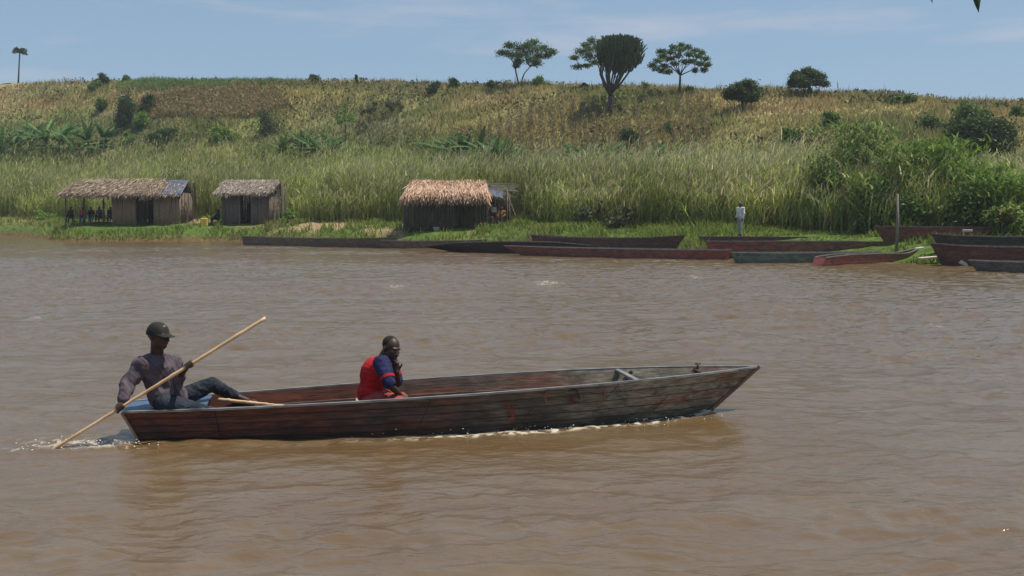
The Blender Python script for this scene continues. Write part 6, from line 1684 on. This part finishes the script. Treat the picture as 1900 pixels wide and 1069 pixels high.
def moored_boats():
    g = G
    def off(v, dy): return Vector((v.x, v.y + dy, 0))
    moored(off(g(455, 455), .45), off(g(735, 461), .6), .50, .55, 'grey brown plank boat moored below the bare sandy bank', GRY, (.12, .08, .06), railc=DRAIL, rake=(.1, .7))
    moored(off(g(705, 462), 1.15), off(g(905, 462), .9), .42, .5, 'brown boat moored under the thatched hut, end hidden by the black boat', GRY, (.14, .1, .07), railc=DRAIL, rake=(.15, .8))
    moored(off(g(1105, 474), 1.25), off(g(785, 467), .25), .60, .5, 'black boat with long low bow pointing left', BLK, (.04, .02, .02), railc=DRAIL, rake=(.2, 2.4), sheer=-.55, zb=-.1)
    moored(off(g(1350, 483), .4), off(g(935, 474), .35), .42, .5, 'long maroon boat with pale rail in front of the black boat', REDS, (.22, .08, .07), rake=(.2, 1.2), sheer=.1)
    moored(off(g(1000, 471), 2.0), off(g(1285, 481), 2.0), .84, .5, 'dark boat tucked behind the long maroon one', DKR, (.1, .05, .04), railc=DRAIL, rake=(.2, .9))
    moored(off(g(1372, 489), .3), off(g(1650, 489), 1.0), .42, .46, 'faded green boat moored right of the maroon boat', GRN, (.10, .14, .11), rake=(.2, 1.2), sheer=.1)
    moored(off(g(1332, 483), 1.5), off(g(1790, 484), 1.7), .80, .5, 'dull red boat lying behind the green boat', REDS, (.3, .14, .12), railc=DRAIL, rake=(.2, 1.1), sheer=.0)
    moored(off(g(1325, 480), 2.8), off(g(1680, 482), 2.9), .95, .42, 'dark red boat farthest behind the green boat', DKR, (.16, .05, .04), railc=DRAIL, rake=(.2, 1.0), sheer=.0)
    moored(off(g(1515, 494), .15), off(g(1722, 486), .75), .42, .42, 'short red boat with raised pale-edged bow right of the green boat', REDS, (.2, .05, .04), rake=(-.3, .5), sheer=-.4, bowup=.36)
    # right-hand stack
    moored(off(g(1985, 498), .6), off(g(1735, 494), .55), .78, .6, 'big rust brown boat at the right edge, nearest of the stacked hulls', [(0, (.12, .045, .03)), (.5, (.10, .04, .03)), (1, (.07, .035, .03))], (.17, .09, .06), rake=(.2, .5), railc=DRAIL, sheer=.15, zb=-.1)
    moored(off(g(1990, 495), 2.2), off(g(1770, 492), 2.4), 1.12, .55, 'grey black boat lying behind the big rust brown boat', [(0, (.06, .05, .045)), (1, (.05, .045, .042))], (.12, .08, .07), rake=(.2, .6), railc=DRAIL, sheer=.1, zb=.1)
    moored(off(g(1990, 492), 4.0), off(g(1688, 490), 4.4), 1.48, .55, 'deep red boat drawn up highest on the right bank', REDS, (.16, .03, .03), rake=(.2, .5), railc=DRAIL, sheer=.02, zb=.75)
    moored(off(g(1985, 507), -.25), off(g(1793, 502), -.1), .36, .42, 'slim grey boat with pale rail nearest the water at the right edge', [(0, (.10, .095, .085)), (1, (.12, .11, .095))], (.16, .14, .12), rake=(.2, .4), sheer=.05)
    # pale boards and blocks about the boats
    pm = noisy('bleached_board', (.48, .40, .33), (.66, .57, .48), 6, .8, .2, (1, 5, 5))
    for (px, py, D, L, w, h, ry_, lab) in (
        (1746, 460, 44.2, .62, .3, .16, 0, 'pale square block on the bow of the rust brown boat'), (1726, 478, 42.4, .9, .35, .07, -.08, 'pale board bridging grass and water between the boats'),
        (1795, 428, 44.2, .42, .1, .09, 0, 'short pale board leaning on the grey black boat'), (1788, 490, 41.0, .4, .3, .14, .5, 'small tilted pale block by the slim grey boat'),
        (951, 460, 57.6, .25, .2, .14, 0, 'little pale block on the left tip of the maroon boat'), (1237, 449, 50.5, .45, .2, .10, 0, 'pale block on the end of the dark tucked boat'), (1706, 461, 43.0, .35, .22, .08, -.15, 'pale chip board on the tip of the short red boat')):
        mb = MB(); mb.box((0, 0, 0), (L, w, h), Matrix.Rotation(ry_, 3, 'Y')); o = mb.build('timber_board', pm, None, bevel=.01, loc=W(px, py, D)); tag(o, lab, 'board', 'pale boards by the moored boats')
moored_boats()

reeds(); shore_grass(); hill_grass(); crops(); hill_trees(); shrubs()

# overhanging leaves: a twig of the tree the camera stands beneath, mostly above the frame
def overhang():
    rg = np.random.default_rng(90); D = 3.2
    tipw = W(1816, 22, D); root = thing('overhanging_tree', W(1815, -60, D), 'dark leaf tips of an overhanging tree hanging into the top right corner', 'tree'); o = root.location
    mb = MB(); mb.tube([Vector((5.0, -1.6, 5.2)) - o, Vector((4.0, .6, 5.0)) - o, W(2100, -330, D) - o, W(1960, -200, D) - o, W(1815, -60, D) - o, W(1740, -40, D) - o], [.09, .06, .02, .014, .008, .004], 7); mb.build('twig', BARK, root, smooth=True)
    mb = MB(); mb.tube([Vector((5.1, -1.9, -.2)) - o, Vector((5.0, -1.7, 2.6)) - o, Vector((5.0, -1.6, 5.2)) - o, Vector((5.2, -1.9, 7.5)) - o], [.24, .18, .13, .06], 10); mb.build('trunk', BARK, root, smooth=True)
    for (b, t_, w) in (((1812, -58), (1816, 23), .020), ((1728, -45), (1730, 5), .010), ((1790, -60), (1776, -12), .016), ((1850, -95), (1866, -20), .018), ((1752, -46), (1762, -16), .012)):
        a = W(b[0], b[1], D) - o; c = W(t_[0], t_[1], D) - o; d = c - a; s = Vector((1, .35, 0)).normalized(); mb = MB(); vs, fs = [], []
        for k in range(8):
            f = k / 7; p = a + d * f + Vector((0, .01 * math.sin(f * 3), 0)); ww = w * math.sin(math.pi * min(1, f * .9 + .12)) ** .8 if k < 7 else 0.0004
            vs += [p - s * ww, p + Vector((0, -.004, 0)), p + s * ww]
            if k: q_ = 3 * k; fs += [(q_ - 3, q_ - 2, q_ + 1, q_), (q_ - 2, q_ - 1, q_ + 2, q_ + 1)]
        mb.add(vs, fs); mb.build('leaf', noisy('dark_leaf', (.02, .035, .012), (.035, .055, .02), 20, .5, 0), root, smooth=True)
overhang()

# ================================================================== THE AIR
def haze():
    mb = MB(); mb.box((0, 1900, 14), (5200, 4400, 36))
    m = bpy.data.materials.new('humid_air'); m.use_nodes = True; n, l = m.node_tree.nodes, m.node_tree.links; n.clear()
    o = n.new('ShaderNodeOutputMaterial'); v = n.new('ShaderNodeVolumePrincipled'); v.inputs['Color'].default_value = (.86, .93, 1, 1); v.inputs['Density'].default_value = HAZE; v.inputs['Anisotropy'].default_value = .2
    l.new(v.outputs[0], o.inputs['Volume'])
    q = mb.build('haze', m); tag(q, 'thin humid haze over the river and hill', 'haze', kind='stuff')
HAZE = 0.0004
haze()
